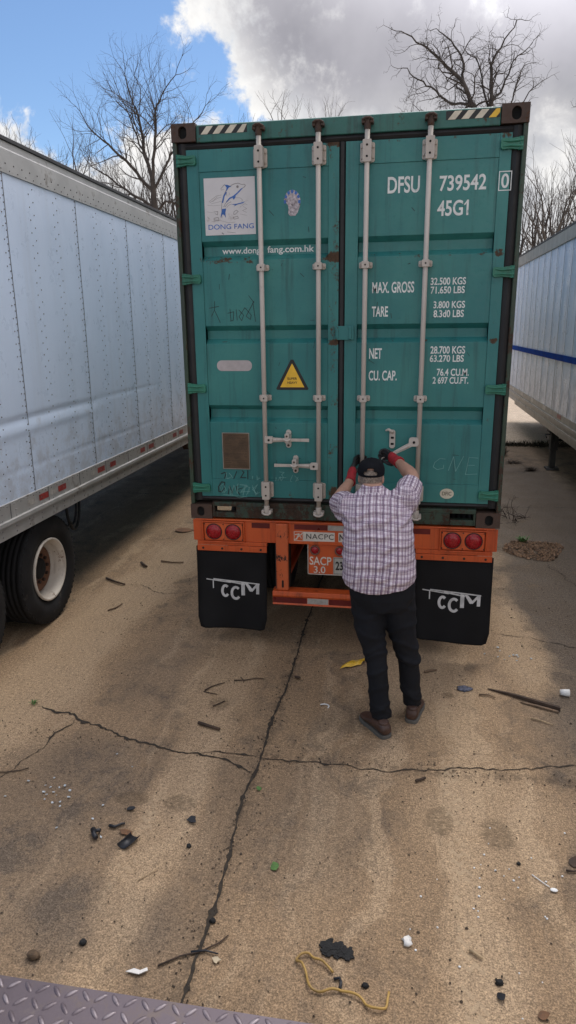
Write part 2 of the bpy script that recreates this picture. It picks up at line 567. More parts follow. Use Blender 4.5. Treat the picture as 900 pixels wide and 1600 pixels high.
M_ground = ground_material('worn_concrete', (0.312, 0.212, 0.124), (0.130, 0.100, 0.073), (0.46, 0.332, 0.206))
M_slab = ground_material('sunlit_pale_concrete', (0.55, 0.44, 0.32), (0.42, 0.33, 0.24), (0.64, 0.52, 0.39), blobs=False)  # paler slab, with sunlit brightness added to its base colours
M_earth = simple('joint_dirt', (0.032, 0.024, 0.016), 0.95, var=0.5, vs=30, bump=0.6, bs=90, bd=0.006)

g = MB(); g.add([(-350, -150, 0), (350, -150, 0), (350, 500, 0), (-350, 500, 0)], [(0, 1, 2, 3)])
tag(obj('ground', g, M_ground), kind='structure')
g = MB(); g.box(-30, 60, 9.95, 120, -0.05, 0.05)
tag(obj('pavement', g, M_slab), kind='structure')


def crack(pts, w, seed, wander=0.02, name='ground_crack'):
    rnd = random.Random(seed)
    P = [Vector((a, b)) for a, b in pts]
    # subdivide with jitter
    out = []
    for a, b in zip(P, P[1:]):
        k = max(2, int((b - a).length / 0.022))
        for i in range(k):
            out.append(a.lerp(b, i / k))
    out.append(P[-1])
    vs = []; fs = []; off = 0; wob = 0
    for i, p in enumerate(out):
        t = (out[min(i + 1, len(out) - 1)] - out[max(i - 1, 0)]).normalized()
        nn = Vector((-t.y, t.x))
        wob = wob * 0.84 + rnd.uniform(-1, 1) * wander * 0.46
        ww = w * (0.28 + 1.35 * abs(mnoise.noise(Vector((p.x * 5, p.y * 5, seed)))) + rnd.uniform(0, 0.55))
        if rnd.random() < 0.08: ww *= 2.3
        end = min(1, i / 4, (len(out) - 1 - i) / 4) * 0.8 + 0.2
        ww *= end
        c = p + nn * wob
        vs += [(c.x + nn.x * ww / 2, c.y + nn.y * ww / 2, 0.004), (c.x - nn.x * ww / 2, c.y - nn.y * ww / 2, 0.004)]
        if i: fs.append((2 * i - 2, 2 * i - 1, 2 * i + 1, 2 * i))
    m = MB().add(vs, fs)
    return tag(obj(name, m, M_earth), kind='structure')


crack([(-0.34, 5.0), (-0.34, 0.3), (-0.33, -0.45), (-0.35, -1.17), (-0.345, -1.59), (-0.36, -1.96), (-0.33, -2.64), (-0.33, -2.86), (-0.32, -3.5)], 0.017, 3, 0.009, 'slab_joint')
crack([(-2.05, -1.21), (-1.82, -1.27), (-1.65, -1.32), (-1.31, -1.46), (-1.05, -1.55), (-0.78, -1.59), (-0.52, -1.63), (-0.36, -1.68)], 0.014, 5, 0.03)
crack([(-0.78, -1.585), (-0.64, -1.55), (-0.5, -1.545), (-0.345, -1.555)], 0.008, 6, 0.02)
crack([(-0.345, -1.55), (-0.21, -1.54), (0.11, -1.56), (0.43, -1.57), (0.62, -1.53), (0.81, -1.485), (1.04, -1.475), (1.31, -1.45), (1.58, -1.37), (2.1, -1.25)], 0.010, 7, 0.025)
crack([(-1.70, -1.33), (-1.76, -1.57), (-1.82, -1.78), (-1.86, -2.0), (-1.95, -2.3)], 0.009, 8, 0.03)
crack([(1.28, 0.45), (1.6, 0.42), (1.95, 0.25), (2.3, 0.1)], 0.007, 9, 0.03)
crack([(-2.6, 1.05), (-2.2, 1.1), (-1.9, 0.95), (-1.5, 1.0)], 0.006, 10, 0.04)
crack([(2.1, 2.4), (2.2, 1.9), (2.4, 1.5), (2.3, 1.1), (2.42, 0.8)], 0.008, 11, 0.05)
crack([(1.2, 4.9), (2.2, 4.75), (3.6, 4.9)], 0.012, 12, 0.03)
crack([(1.3, 7.0), (2.4, 7.2), (3.2, 7.4)], 0.02, 13, 0.08)
crack([(-5, 5.0), (-3.4, 4.9), (-2.2, 5.05), (-1.0, 5.0)], 0.012, 14, 0.03)
crack([(2.2, 11.2), (2.9, 12.4), (3.6, 12.0), (4.6, 13.1)], 0.05, 15, 0.2)

# ================================================================ CONTAINER
ZC = 1.10
TEAL, TEALF = (0.018, 0.156, 0.156), (0.042, 0.215, 0.195)
M_teal = painted('container_paint', TEAL, TEALF, rust=(0.085, 0.045, 0.022), rust_amt=-0.012, streak=0.55, grime=(0.012, 0.05, 0.05),
                 zones=((0, -0.050, 0.085, 0.145), (2, 0.2, 0.13, 0.09), (2, 1.985, 0.045, 0.14), (2, 1.39, 0.03, 0.10), (2, 2.73, 0.05, 0.12), (0, 1.09, 0.05, 0.10)))
M_frame = painted('frame_paint', (0.020, 0.115, 0.095), (0.035, 0.16, 0.13), rust=(0.075, 0.038, 0.02), rust_amt=0.10, streak=0.7)
M_post = painted('post_paint', (0.024, 0.044, 0.026), (0.034, 0.065, 0.04), rust=(0.06, 0.028, 0.015), rust_amt=0.13, streak=0.6)
M_sill = painted('sill_paint', (0.022, 0.042, 0.028), (0.032, 0.062, 0.042), rust=(0.050, 0.028, 0.017), rust_amt=0.20, streak=0.95, rough=0.55)
M_cast = painted('rusty_casting', (0.060, 0.034, 0.024), (0.075, 0.045, 0.032), rust=(0.10, 0.045, 0.022), rust_amt=0.12, streak=0.5, rough=0.7)
M_hinge = painted('hinge_paint', (0.018, 0.15, 0.095), (0.03, 0.2, 0.13), rust_amt=0.02, streak=0.5)
M_rubber = simple('black_rubber', (0.012, 0.012, 0.013), 0.6, var=0.4, bump=0.2)
M_bar = painted('grey_bar_paint', (0.45, 0.40, 0.35), (0.52, 0.47, 0.42), rust=(0.16, 0.085, 0.05), rust_amt=-0.01, streak=0.35, grime=(0.16, 0.13, 0.11), rough=0.5)
M_hole = simple('dark_recess', (0.006, 0.006, 0.006), 0.9, var=0.2, bump=0)
M_white = simple('white_lettering', (0.72, 0.74, 0.72), 0.5, var=0.12, vs=20, dirt=(0.20, 0.30, 0.30), dirt_amt=0.03, dirt_scale=26, bump=0)
M_decal = simple('white_vinyl', (0.62, 0.60, 0.60), 0.45, var=0.06, vs=6, dirt=(0.42, 0.38, 0.36), dirt_amt=0.02, dirt_scale=9, bump=0)
M_blue = simple('blue_print', (0.035, 0.13, 0.42), 0.45, var=0.2, bump=0)
M_greyline = simple('faded_print', (0.22, 0.20, 0.20), 0.5, var=0.3, bump=0)
M_black = simple('black_print', (0.012, 0.012, 0.012), 0.5, var=0.3, bump=0)
M_yellow = simple('yellow_vinyl', (0.75, 0.45, 0.03), 0.4, var=0.12, dirt=(0.5, 0.3, 0.05), dirt_scale=12, bump=0)
M_marker = simple('dark_marker', (0.006, 0.018, 0.02), 0.5, var=0.2, bump=0)
M_chalk = simple('pale_scratch', (0.14, 0.33, 0.31), 0.7, var=0.2, bump=0)
M_brownplate = simple('brown_plate', (0.095, 0.058, 0.032), 0.5, metal=0.2, var=0.3, vs=14, bump=0.1)

box_root = thing('shipping_container', 'tall teal steel shipping container with closed rear doors riding on an orange chassis', 'shipping container', (0, 0, ZC))


def corrugated(z0, z1, recs, yf=0.006, yd=0.052, t=0.003):
    """front outline (y,z) of a pressed door sheet, grooves from recs = (ztop, zbottom)"""
    front = [(yf, z1)]
    for a, b in recs:
        front += [(yf, a), (yd, a - 0.036), (yd, b + 0.036), (yf, b)]
    front.append((yf, z0))
    back = [(y + t, z) for y, z in reversed(front)]
    return front + back


def door(x0, x1, px0, px1, label):
    m = MB()
    m.box(x0, px0, 0, 0.055, 1.287, 3.828); m.box(px1, x1, 0, 0.055, 1.287, 3.828)
    m.box(px0 + .0005, px1 - .0005, 0.001, 0.055, 3.682, 3.827); m.box(px0 + .0005, px1 - .0005, 0.001, 0.055, 1.288, 1.432)
    m.prism(corrugated(1.4325, 3.6815, ((3.216, 3.08), (2.617, 2.484), (2.02, 1.886))), px0 + .0005, px1 - .0005, 'x')
    d = obj('door', m, M_teal, box_root, 0.004, label=label)
    return d


door_l = door(-1.122, -0.024, -1.035, -0.100, 'teal door with dolphin decal and yellow warning triangle')
door_r = door(0.022, 1.122, 0.112, 1.045, 'teal door painted with white weights and numbers')

# seals
sm = MB()
for a, b, c, d in ((-1.187, -1.1225, 1.25, 3.872), (1.1225, 1.187, 1.25, 3.872)):
    sm.prism([(a, .03), (a, .016), ((a + b) / 2, .004), (b, .016), (b, .03)], c, d, 'z')
for c, d in ((3.8285, 3.872), (1.25, 1.2865)):
    sm.prism([(.03, c), (.012, c), (-.001, (c + d) / 2), (.012, d), (.03, d)], -1.1224, 1.1224, 'x')
sm.prism([(-.0235, .03), (-.0235, .010), (-.012, -.004), (.010, -.004), (.0215, .010), (.0215, .03)], 1.288, 3.828, 'z')
obj('door_seal', sm, M_rubber, box_root)

# frame
hm = MB(); hm.prism([(-.004, 3.8725), (-.004, 3.982), (.02, 3.990), (.16, 3.990), (.16, 3.8725)], -1.04, 1.04, 'x')
header = obj('header_beam', hm, M_frame, box_root, 0.006)
sb = MB()
sb.prism([(-.008, 1.205), (-.008, 1.238), (.06, 1.249), (.10, 1.249), (.10, 1.205)], -1.04, 1.04, 'x')
sb.box(-.845, .845, -.008, .06, 1.112, 1.2049)
for sx in (-1, 1):
    a, b = sorted((sx * 1.04, sx * 1.022)); sb.box(a, b, -.008, .06, 1.112, 1.2049)
    a, b = sorted((sx * 1.0215, sx * .8455)); sb.box(a, b, -.008, .06, 1.112, 1.155)
sill = obj('sill_beam', sb, M_sill, box_root, 0.004)
for sx in (-1, 1):
    a, b = sorted((sx * 1.219, sx * 1.1875))
    obj('corner_post', MB().box(a, b, -.006, .16, 1.219, 3.881), M_post, box_root, 0.006)


def casting(sx, y0, z0, front):
    """ISO corner block with an oval hole in the end face"""
    x0, x1 = (-1.221, -1.043) if sx < 0 else (1.043, 1.221)
    w = 0.162; z1 = z0 + 0.118
    m = MB()
    ya = y0 if front else y0 - w; yb = ya + w
    yf, yi = (ya, ya + .03) if front else (yb, yb - .03)
    cx, cz = (x0 + x1) / 2 + sx * 0.006, (z0 + z1) / 2
    k = 32; oval = []; rect = []
    for i in range(k):
        t = 2 * PI * i / k
        ox, oz = .031 * math.cos(t), .031 * math.sin(t) + (.010 if math.sin(t) > 0 else -.010)
        oval.append((cx + ox, cz + oz))
        ux, uz = math.cos(t), math.sin(t); s = 1 / max(abs(ux), abs(uz))
        rect.append((((x0 + x1) / 2) + ux * s * (x1 - x0) / 2, cz + uz * s * (z1 - z0) / 2))
    vs = [(x, yf, z) for x, z in rect] + [(x, yf, z) for x, z in oval] + [(x, yi, z) for x, z in oval]
    fs = [(i, (i + 1) % k, k + (i + 1) % k, k + i) for i in range(k)] + [(k + i, k + (i + 1) % k, 2 * k + (i + 1) % k, 2 * k + i) for i in range(k)]
    m.add(vs, fs)
    yo = yb if front else ya
    m.add([(x, yf, z) for x, z in rect] + [(x, yo, z) for x, z in rect], [(i, (i + 1) % k, k + (i + 1) % k, k + i) for i in range(k)] + [tuple(range(k, 2 * k))])
    c = obj('corner_casting', m, M_cast, box_root)
    h = MB(); sheet(h, [(x, z) for x, z in oval], yi)
    obj('twistlock_hole', h, M_hole, c)


for sx in (-1, 1):
    for z0 in (1.100, 3.880):
        casting(sx, -0.014, z0, True); casting(sx, 12.192, z0, False)

# long walls, front wall, roof, rails, floor
for sx in (-1, 1):
    m = MB(); pts = []; y = 0.165
    while y < 12.0:
        pts += [(sx * 1.213, y), (sx * 1.213, y + .072), (sx * 1.177, y + .14), (sx * 1.177, y + .21)]; y += .278
    out = pts + [(x - sx * .003, yy) for x, yy in reversed(pts)]
    m.prism(out, 1.26, 3.93, 'z')
    obj('side_wall', m, M_teal, box_root)
    a, b = sorted((sx * 1.216, sx * 1.15))
    m = MB().box(a, b, .16, 12.03, 1.14, 1.2595); obj('bottom_rail', m, M_frame, box_root)
    m = MB().box(a, b, .16, 12.03, 3.9305, 3.99); obj('top_rail', m, M_frame, box_root)
obj('front_wall', MB().box(-1.17, 1.17, 12.05, 12.15, 1.2, 3.98), M_teal, box_root)
m = MB()
yy = .17
while yy < 11.9:
    m.box(-1.149, 1.149, yy, yy + .12, 3.955, 3.975); m.box(-1.149, 1.149, yy + .1201, yy + .2399, 3.955, 3.985); yy += .24
obj('roof', m, M_teal, box_root)
obj('floor_pan', MB().box(-1.149, 1.149, .11, 12.0, 1.215, 1.25), M_sill, box_root)

# hazard stripes on the header
for x0, x1 in ((-1.018, -.670), (.686, 1.033)):
    m = MB(); sheet(m, [(x0, 3.921), (x1, 3.921), (x1, 3.974), (x0, 3.974)], -.0055)
    hs = obj('hazard_stripe', m, M_black, header)
    w = MB(); pw = (x1 - x0) / 4.0
    for k in range(4):
        a = x0 + pw * k + .012
        pts = [(a, 3.922), (min(a + .048, x1), 3.922), (min(a + .092, x1), 3.973), (min(a + .044, x1), 3.973)]
        if k == 3 and x0 > 0: continue
        sheet(w, pts, -.0065)
    w2 = obj('hazard_stripe', w, simple('pale_stripe', (0.62, 0.56, 0.44), .5, bump=0) if x0 < 0 else bpy.data.materials['pale_stripe'], header)
m = MB(); sheet(m, [(.962, 3.922), (1.008, 3.922), (1.032, 3.95), (1.032, 3.973), (1.008, 3.973)], -.0068)
obj('hazard_stripe', m, M_yellow, header, label='small yellow end of the hazard stripe')

# hinges
for sx, dr in ((-1, door_l), (1, door_r)):
    for z in (3.757, 2.955, 2.150, 1.357):
        o = [(-1.192, z - .036), (-1.192, z + .036), (-1.15, z + .036), (-1.11, z + .030), (-1.060, z + .034), (-1.048, z + .020), (-1.048, z - .022), (-1.060, z - .034), (-1.11, z - .030), (-1.15, z - .036)]
        if sx > 0: o = [(-a, b) for a, b in reversed(o)]
        m = MB().prism(o, -.024, -.0015, 'y')
        for dz in (-.018, .018):
            m.tube([(sx * 1.19, -.024, z + dz), (sx * 1.11, -.028, z + dz * .7), (sx * 1.06, -.022, z + dz)], [.009, .008, .004], 8)
        m.cyl((sx * 1.178, -.012, z), .0165, -.040, .040, 'z', 16)
        obj('hinge', m, M_hinge, dr, 0.004)

# locking bars with brackets, cams and handles
BX = (-.580, -.164, .170, .588)
for i, bx in enumerate(BX):
    m = MB()
    m.lathe([(1.16, .0001), (1.16, .0175), (3.945, .0175), (3.945, .0001)], (bx, -.052, 0), 'z', 20)
    bar = obj('locking_bar', m, M_bar, box_root)
    for z, top in ((3.75, 1), (1.358, 0)):
        b = MB()
        b.prism(rrect(bx - .050, bx + .050, z - .062, z + .062, .012, 3), -.012, -.0005, 'y')
        b.prism(rrect(bx - .030, bx + .030, z - .070, z + .070, .008, 3), -.078, -.0125, 'y')
        for dx in (-.040, .040):
            for dz in (-.032, .034):
                b.cyl((bx + dx, 0, z + dz), .009, -.022, -.0121, 'y', 10)
        br = obj('bar_bracket', b, M_bar, bar, 0.004)
        for dz in (-.035, .035):
            b = MB().cyl((bx, 0, z + dz), .0075, -.0795, -.0785, 'y', 12)
            obj('bracket_bolt', b, M_hole, bar)
    for z in (3.022, 2.082):
        b = MB()
        b.prism(rrect(bx - .048, bx + .048, z - .021, z + .021, .010, 3), -.012, -.0005 + .006, 'y')
        b.prism(rrect(bx - .026, bx + .026, z - .024, z + .024, .006, 3), -.077, -.0125, 'y')
        for dx in (-.038, .038):
            b.cyl((bx + dx, 0, z), .008, -.020, -.0121, 'y', 10)
        obj('bar_bracket', b, M_bar, bar, 0.003)
        obj('bracket_bolt', MB().cyl((bx, 0, z), .006, -.0785, -.0775, 'y', 12), M_hole, bar)
    for z, s in ((3.932, 1), (1.185, -1)):
        b = MB()
        b.tube([(bx, -.052, z - s * .05), (bx, -.052, z), (bx, -.052, z + s * .016)], [.022, .024, .020], 12)
        b.box(bx - .040, bx - .018, -.075, -.009, z - .014, z + .014); b.box(bx + .018, bx + .040, -.075, -.009, z - .014, z + .014)
        b.tube([(bx - .032, -.075, z + s * .008), (bx - .010, -.085, z + s * .016), (bx + .014, -.085, z + s * .016), (bx + .034, -.072, z + s * .006)], .009, 8)
        obj('cam_lock', b, M_bar if s < 0 else M_cast, bar, 0.003)

# handles: (bar, pivot z, direction, catch x)
bars = [o for o in COL.objects if o.name.startswith('locking_bar')]


def handle(bar, bx, z, s, cx):
    b = MB()
    b.prism(rrect(min(bx, bx + s * .062), max(bx, bx + s * .062), z - .026, z + .026, .008, 3), -.086, -.046, 'y')
    x1 = bx + s * .345
    b.prism([(bx + s * .06, z - .018), (bx + s * .06, z + .018), (bx + s * .17, z + .013), (bx + s * .24, z + .012), (x1, z + .013), (x1, z - .012), (bx + s * .24, z - .010), (bx + s * .17, z - .012)][::int(s)], -.074, -.062, 'y')
    b.tube([(bx + s * .07, -.076, z), (bx + s * .2, -.078, z + .002)], [.010, .006], 8)
    h = obj('door_handle', b, M_bar, bar, 0.003)
    obj('handle_pin', MB().cyl((bx + s * .034, 0, z), .009, -.0885, -.0865, 'y', 12), M_hole, bar)
    c = MB()
    c.prism(rrect(cx - .021, cx + .021, z - .070, z + .070, .02, 5), -.012, .0055, 'y')
    c.prism(rrect(cx - .017, cx + .017, z - .022, z + .052, .010, 4), -.092, -.0125, 'y')
    c.tube([(cx - .03, -.095, z + .012), (cx, -.099, z - .004), (cx + .03, -.095, z + .012)], .009, 8)
    obj('handle_catch', c, M_bar, bar, 0.003)
    obj('handle_pin', MB().cyl((cx, 0, z + .032), .008, -.0945, -.0925, 'y', 12), M_cast, bar)
    obj('handle_pin', MB().cyl((cx, 0, z - .050), .009, -.022, -.0125, 'y', 12), M_cast, bar)


handle(bars[0], BX[0], 1.766, 1, -.404)
handle(bars[1], BX[1], 1.566, -1, -.350)
# the right-hand leaf: one empty catch and the lever being pulled
c = MB(); cx, z = .392, 1.775
c.prism(rrect(cx - .022, cx + .022, z - .070, z + .072, .02, 5), -.012, .0055, 'y')
c.tube([(cx, -.012, z + .055), (cx - .004, -.03, z + .062), (cx - .03, -.036, z + .078), (cx - .052, -.03, z + .068)], [.013, .013, .011, .006], 8)
obj('handle_catch', c, M_bar, bars[3], 0.003)
for dz in (.012, -.035):
    s2 = MB(); s2.prism(rrect(cx - .012, cx + .012, z + dz - .008, z + dz + .008, .004, 3), -.0135, -.0121, 'y')
    obj('catch_slot', s2, M_hole, bars[3])
LV0, LV1 = Vector((.560, -.085, 1.766)), Vector((.318, -.115, 1.640))
b = MB()
b.prism(rrect(.515, .588, 1.735, 1.800, .02, 5), -.090, -.048, 'y')
dv = (LV1 - LV0).normalized(); nv = Vector((-dv.z, 0, dv.x))
ring = []
for t, w in ((.03, .017), (.10, .016), (.17, .012), (.273, .012)):
    p = LV0 + dv * t
    ring.append([p + nv * w + Vector((0, -.007, 0)), p - nv * w + Vector((0, -.007, 0)), p - nv * w + Vector((0, .007, 0)), p + nv * w + Vector((0, .007, 0))])
b.loft(ring, smooth=False)
b.tube([LV0 + dv * .05 + Vector((0, -.009, 0)), LV0 + dv * .15 + Vector((0, -.010, 0))], [.011, .005], 8)
obj('door_handle', b, M_bar, bars[3], 0.003, label='grey lever swung half open in the gloved hand')
obj('handle_pin', MB().cyl((.553, 0, 1.767), .010, -.093, -.0905, 'y', 12), M_hole, bars[3])
# catch low on the third bar, behind the cap
c = MB(); cx, z = .300, 1.545
c.prism(rrect(cx - .021, cx + .021, z - .07, z + .07, .02, 5), -.012, .0055, 'y'); c.prism(rrect(cx - .016, cx + .016, z - .03, z + .03, .01, 4), -.05, -.0125, 'y')
obj('handle_catch', c, M_bar, bars[2], 0.003)
# centre keeper plate between the doors
m = MB().prism(rrect(-.046, .092, 2.507, 2.606, .006, 3), -.020, -.0055, 'y'); m.box(.055, .075, -.0285, -.0201, 2.512, 2.6); m.box(-.04, -.02, -.0265, -.0201, 2.52, 2.59)
obj('door_keeper', m, M_teal, box_root, 0.003)

# ---------------- lettering on the right door
YP, YS = .0042, -.0018


def letters(txt, x0, x1, z0, z1, y=YP, bold=.019, mat=None, par=None, spacing=1.0, name='lettering'):
    return obj(name, text_mesh(txt, x0, x1, z0, z1, y, bold, spacing=spacing), mat or M_white, par or door_r)


letters('DFSU', .312, .530, 3.487, 3.594); letters('739542', .662, .972, 3.487, 3.586)
letters('45G1', .654, .864, 3.330, 3.430)
m = MB(); sheet(m, [(.832, 3.400), (.850, 3.424), (.850, 3.408), (.838, 3.394)], YP - .0001); obj('lettering', m, M_white, door_r)
letters('0', 1.068, 1.118, 3.490, 3.580, YS, .016)
m = MB()
for r in ((1.051, 1.057, 3.474, 3.596), (1.129, 1.135, 3.474, 3.596)): sheet(m, [(r[0], r[2]), (r[1], r[2]), (r[1], r[3]), (r[0], r[3])], YS)
for r in ((1.057, 1.129, 3.474, 3.480), (1.057, 1.129, 3.590, 3.596)): sheet(m, [(r[0], r[2]), (r[1], r[2]), (r[1], r[3]), (r[0], r[3])], YS)
obj('number_frame', m, M_white, door_r)
letters('MAX. GROSS', .219, .516, 2.831, 2.907)
letters('32.500 KGS', .630, .873, 2.879, 2.928); letters('71.650 LBS', .632, .868, 2.820, 2.869)
letters('TARE', .219, .335, 2.668, 2.740)
letters('3.800 KGS', .656, .875, 2.720, 2.769); letters('8.3d0 LBS', .659, .870, 2.658, 2.708)
letters('NET', .206, .298, 2.370, 2.445)
letters('28.700 KGS', .648, .893, 2.403, 2.457); letters('63.270 LBS', .646, .887, 2.345, 2.395)
letters('CU. CAP.', .205, .411, 2.211, 2.284)
letters('76.4 CU.M.', .700, .928, 2.245, 2.298); letters('2 697 CU.FT.', .673, .928, 2.188, 2.238)
m = MB(); sheet(m, [(.815 + .052 * math.cos(2 * PI * i / 40), 1.360 + .040 * math.sin(2 * PI * i / 40)) for i in range(40)], -.0008)
ov = obj('oval_sticker', m, simple('cream_sticker', (.62, .58, .46), .5, bump=0), door_r)
letters('DFIC', .780, .850, 1.346, 1.376, -.0016, .01, simple('sticker_print', (.10, .09, .06), .6, bump=0))
m = MB()
stroke(m, [(.792, 1.628), (.752, 1.632), (.715, 1.600), (.705, 1.565), (.735, 1.545), (.780, 1.556), (.782, 1.582)], YP, .004)
stroke(m, [(.818, 1.540), (.852, 1.648)], YP - .0001, .004); stroke(m, [(.852, 1.648), (.872, 1.535)], YP - .0002, .004); stroke(m, [(.872, 1.535), (.925, 1.652)], YP - .0003, .004)
stroke(m, [(1.030, 1.640), (.965, 1.645), (.945, 1.512), (1.030, 1.518)], YP - .0004, .004); stroke(m, [(.955, 1.583), (1.010, 1.585)], YP - .0005, .004)
obj('chalk_scrawl', m, M_chalk, door_r)

# ---------------- left door: decals, triangle, plate, scrawls
m = MB(); sheet(m, [(-1.002, 3.257), (-.626, 3.257), (-.626, 3.640), (-1.002, 3.640)], YP)
obj('dolphin_decal', m, M_decal, door_l)


def DC(X, Y):
    return (-1.002 + (X - 145) / 597 * .377, 3.640 - (Y - 122) / 685 * .383)


bl = MB()
for k, poly in enumerate(([(390, 207), (425, 210), (470, 232), (440, 240), (425, 262), (405, 285), (412, 240)],
             [(372, 335), (405, 285), (412, 300), (385, 345), (366, 420), (352, 420)],
             [(608, 250), (560, 300), (515, 340), (512, 365), (490, 388), (478, 362), (440, 382), (405, 415), (398, 412), (440, 362), (485, 342), (540, 300), (580, 262)],
             [(352, 492), (400, 488), (388, 540), (392, 602), (372, 560), (350, 560), (328, 600), (340, 540)],
             [(455, 440), (520, 438), (600, 420), (625, 412), (600, 432), (530, 448), (490, 468), (505, 450)])):
    sheet(bl, [DC(*q) for q in poly], YP - .0012 - .0001 * k)
obj('decal_print', bl, M_blue, door_l)
gl = MB(); yy0 = YP - .0006
for pts, w in (([(345, 600), (346, 480), (352, 410), (375, 330), (415, 255), (470, 215), (510, 200), (550, 195), (585, 212), (625, 212), (632, 228), (612, 248)], .0035),
               ([(612, 248), (580, 262), (540, 300)], .003), ([(370, 470), (390, 430), (440, 385)], .003),
               ([(345, 250), (390, 205)], .003), ([(345, 250), (350, 268), (380, 262)], .002), ([(385, 470), (420, 430), (460, 410)], .003),
               ([(520, 365), (570, 370), (592, 395), (585, 420)], .002), ([(405, 480), (430, 450), (460, 440)], .002),
               ([(200, 400), (240, 370), (290, 335), (350, 325)], .002), ([(210, 410), (260, 385), (310, 360), (345, 350)], .002),
               ([(245, 400), (270, 370), (300, 345)], .002), ([(225, 425), (300, 410), (345, 400)], .0016), ([(180, 440), (250, 450), (340, 445)], .0014),
               ([(250, 525), (300, 520), (295, 560), (265, 545)], .003), ([(252, 600), (300, 590), (310, 625), (255, 622), (252, 600)], .003),
               ([(490, 530), (520, 512), (540, 530), (500, 565), (485, 560), (490, 530)], .003), ([(478, 600), (530, 585), (540, 610), (490, 620), (478, 600)], .003),
               ([(600, 470), (640, 500), (590, 520), (640, 545)], .0016), ([(560, 560), (640, 580)], .0014), ([(170, 520), (240, 530)], .0014),
               ([(175, 580), (195, 605)], .003), ([(410, 300), (405, 330)], .003), ([(440, 300), (448, 330)], .002), ([(340, 780), (360, 795)], .006), ([(400, 770), (500, 785)], .002),
               ([(560, 480), (620, 440), (650, 455)], .0014), ([(220, 640), (330, 630), (420, 660), (500, 655)], .0014)):
    stroke(gl, [DC(*q) for q in pts], yy0, w); yy0 -= .00002
gl.add(*[[(x, yy0, z) for x, z in [(DC(540, 236)[0] + .009 * math.cos(t * PI / 6), DC(540, 236)[1] + .009 * math.sin(t * PI / 6)) for t in range(12)]], [tuple(range(12))]])
obj('decal_print', gl, M_greyline, door_l)
letters('DONG FANG', DC(182, 0)[0], DC(718, 0)[0], 3.296, 3.330, YP - .001, .006, M_blue, door_l)
letters('www.dong', -.894, -.604, 3.116, 3.172, .0505, .016, None, door_l); letters('fang.com.hk', -.553, -.208, 3.116, 3.176, .0505, .016, None, door_l)
# torn round sticker
m = MB(); rnd = random.Random(4)
outer = [(-.358 + .060 * math.cos(R(a)), 3.462 + .078 * math.sin(R(a))) for a in range(-20, 190, 10)]
inner = [(-.370, 3.475), (-.362, 3.440), (-.358, 3.400)]
shape = outer + [(-.400, 3.455), (-.388, 3.438), (-.384, 3.415), (-.388, 3.385), (-.372, 3.368), (-.335, 3.370), (-.318, 3.392), (-.308, 3.42)]
sheet(m, shape, YP)
obj('torn_sticker', m, simple('torn_paper', (.42, .38, .40), .7, var=.5, vs=60, dirt=(.10, .08, .08), dirt_amt=.08, dirt_scale=45, bump=0), door_l)
m = MB()
for a0 in range(-10, 190, 30):
    a1 = a0 + 18
    sheet(m, [(-.358 + r * .060 * math.cos(R(a)), 3.462 + r * .078 * math.sin(R(a))) for r, a in ((.72, a0), (1, a0), (1, a1), (.72, a1))], YP - .0008)
obj('sticker_rim', m, M_blue, door_l)
# blank pill label, data plate
m = MB(); sheet(m, rrect(-.957, -.682, 2.282, 2.362, .038, 8), YP); obj('blank_label', m, simple('grey_label', (.42, .38, .38), .5, var=.15, vs=15, dirt=(.3, .27, .27), dirt_scale=14, bump=0), door_l)
m = MB().prism([(-.932, 1.520), (-.724, 1.520), (-.724, 1.800), (-.932, 1.800)], -.001, .0055, 'y'); pl = obj('data_plate', m, M_brownplate, door_l)
m = MB()
for a, b, c, d in ((-.938, -.9325, 1.515, 1.805), (-.7235, -.718, 1.515, 1.805), (-.9324, -.7236, 1.8003, 1.806), (-.9324, -.7236, 1.5145, 1.5197)): m.box(a, b, -.003, .0055, c, d)
obj('plate_frame', m, simple('dull_aluminium', (.30, .27, .24), .45, metal=.6), door_l)
m = MB(); rnd = random.Random(8); z = 1.785
while z > 1.535:
    x = -.918
    while x < -.745:
        w = rnd.uniform(.012, .05)
        if rnd.random() < .8: sheet(m, [(x, z), (min(x + w, -.738), z), (min(x + w, -.738), z - .0035), (x, z - .0035)], -.0022)
        x += w + .006
    z -= rnd.choice((.010, .012, .016, .02))
obj('plate_engraving', m, simple('engraved_lines', (.045, .026, .015), .6, bump=0), door_l)
m = MB(); sheet(m, [(-.4965, 2.150), (-.490, 2.140), (-.254, 2.140), (-.2475, 2.150), (-.362, 2.366), (-.382, 2.366)], YP); obj('warning_triangle', m, M_black, door_l)
m = MB(); sheet(m, [(-.465, 2.160), (-.279, 2.160), (-.370, 2.335), (-.374, 2.335)], YP - .001); obj('triangle_face', m, M_yellow, door_l)
letters('SUPER', -.409, -.335, 2.216, 2.234, YP - .002, .012, M_black, door_l); letters('HEAVY', -.409, -.333, 2.186, 2.204, YP - .002, .012, M_black, door_l)


def Z3(x, y):                      # left-door drawing coordinates to metres
    return (-1.031 + (x - 160) * .001573 + (y - 155) * .0000045 * 0, 2.615 - (y - 155) * .001548)


m = MB(); q = YP
for pts in ([(180, 70), (228, 62)], [(208, 38), (205, 80), (190, 108)], [(205, 78), (232, 138)], [(270, 95), (300, 88), (296, 128), (280, 132)], [(282, 75), (285, 130)],
            [(312, 78), (316, 128)], [(325, 80), (348, 105), (338, 130), (325, 112), (355, 70), (385, 105), (380, 125), (360, 110), (400, 40)], [(375, 15), (400, 48)], [(395, 50), (405, 135)]):
    stroke(m, [Z3(*p) for p in pts], q, .004); q -= .0001
obj('marker_scrawl', m, M_marker, door_l)


def Z9(x, y):                      # lower-left drawing coordinates (zoom of 320..420, 660..790)
    return (-.932 + (x - 265) * .000613, 1.800 - (y - 160) * .000588)


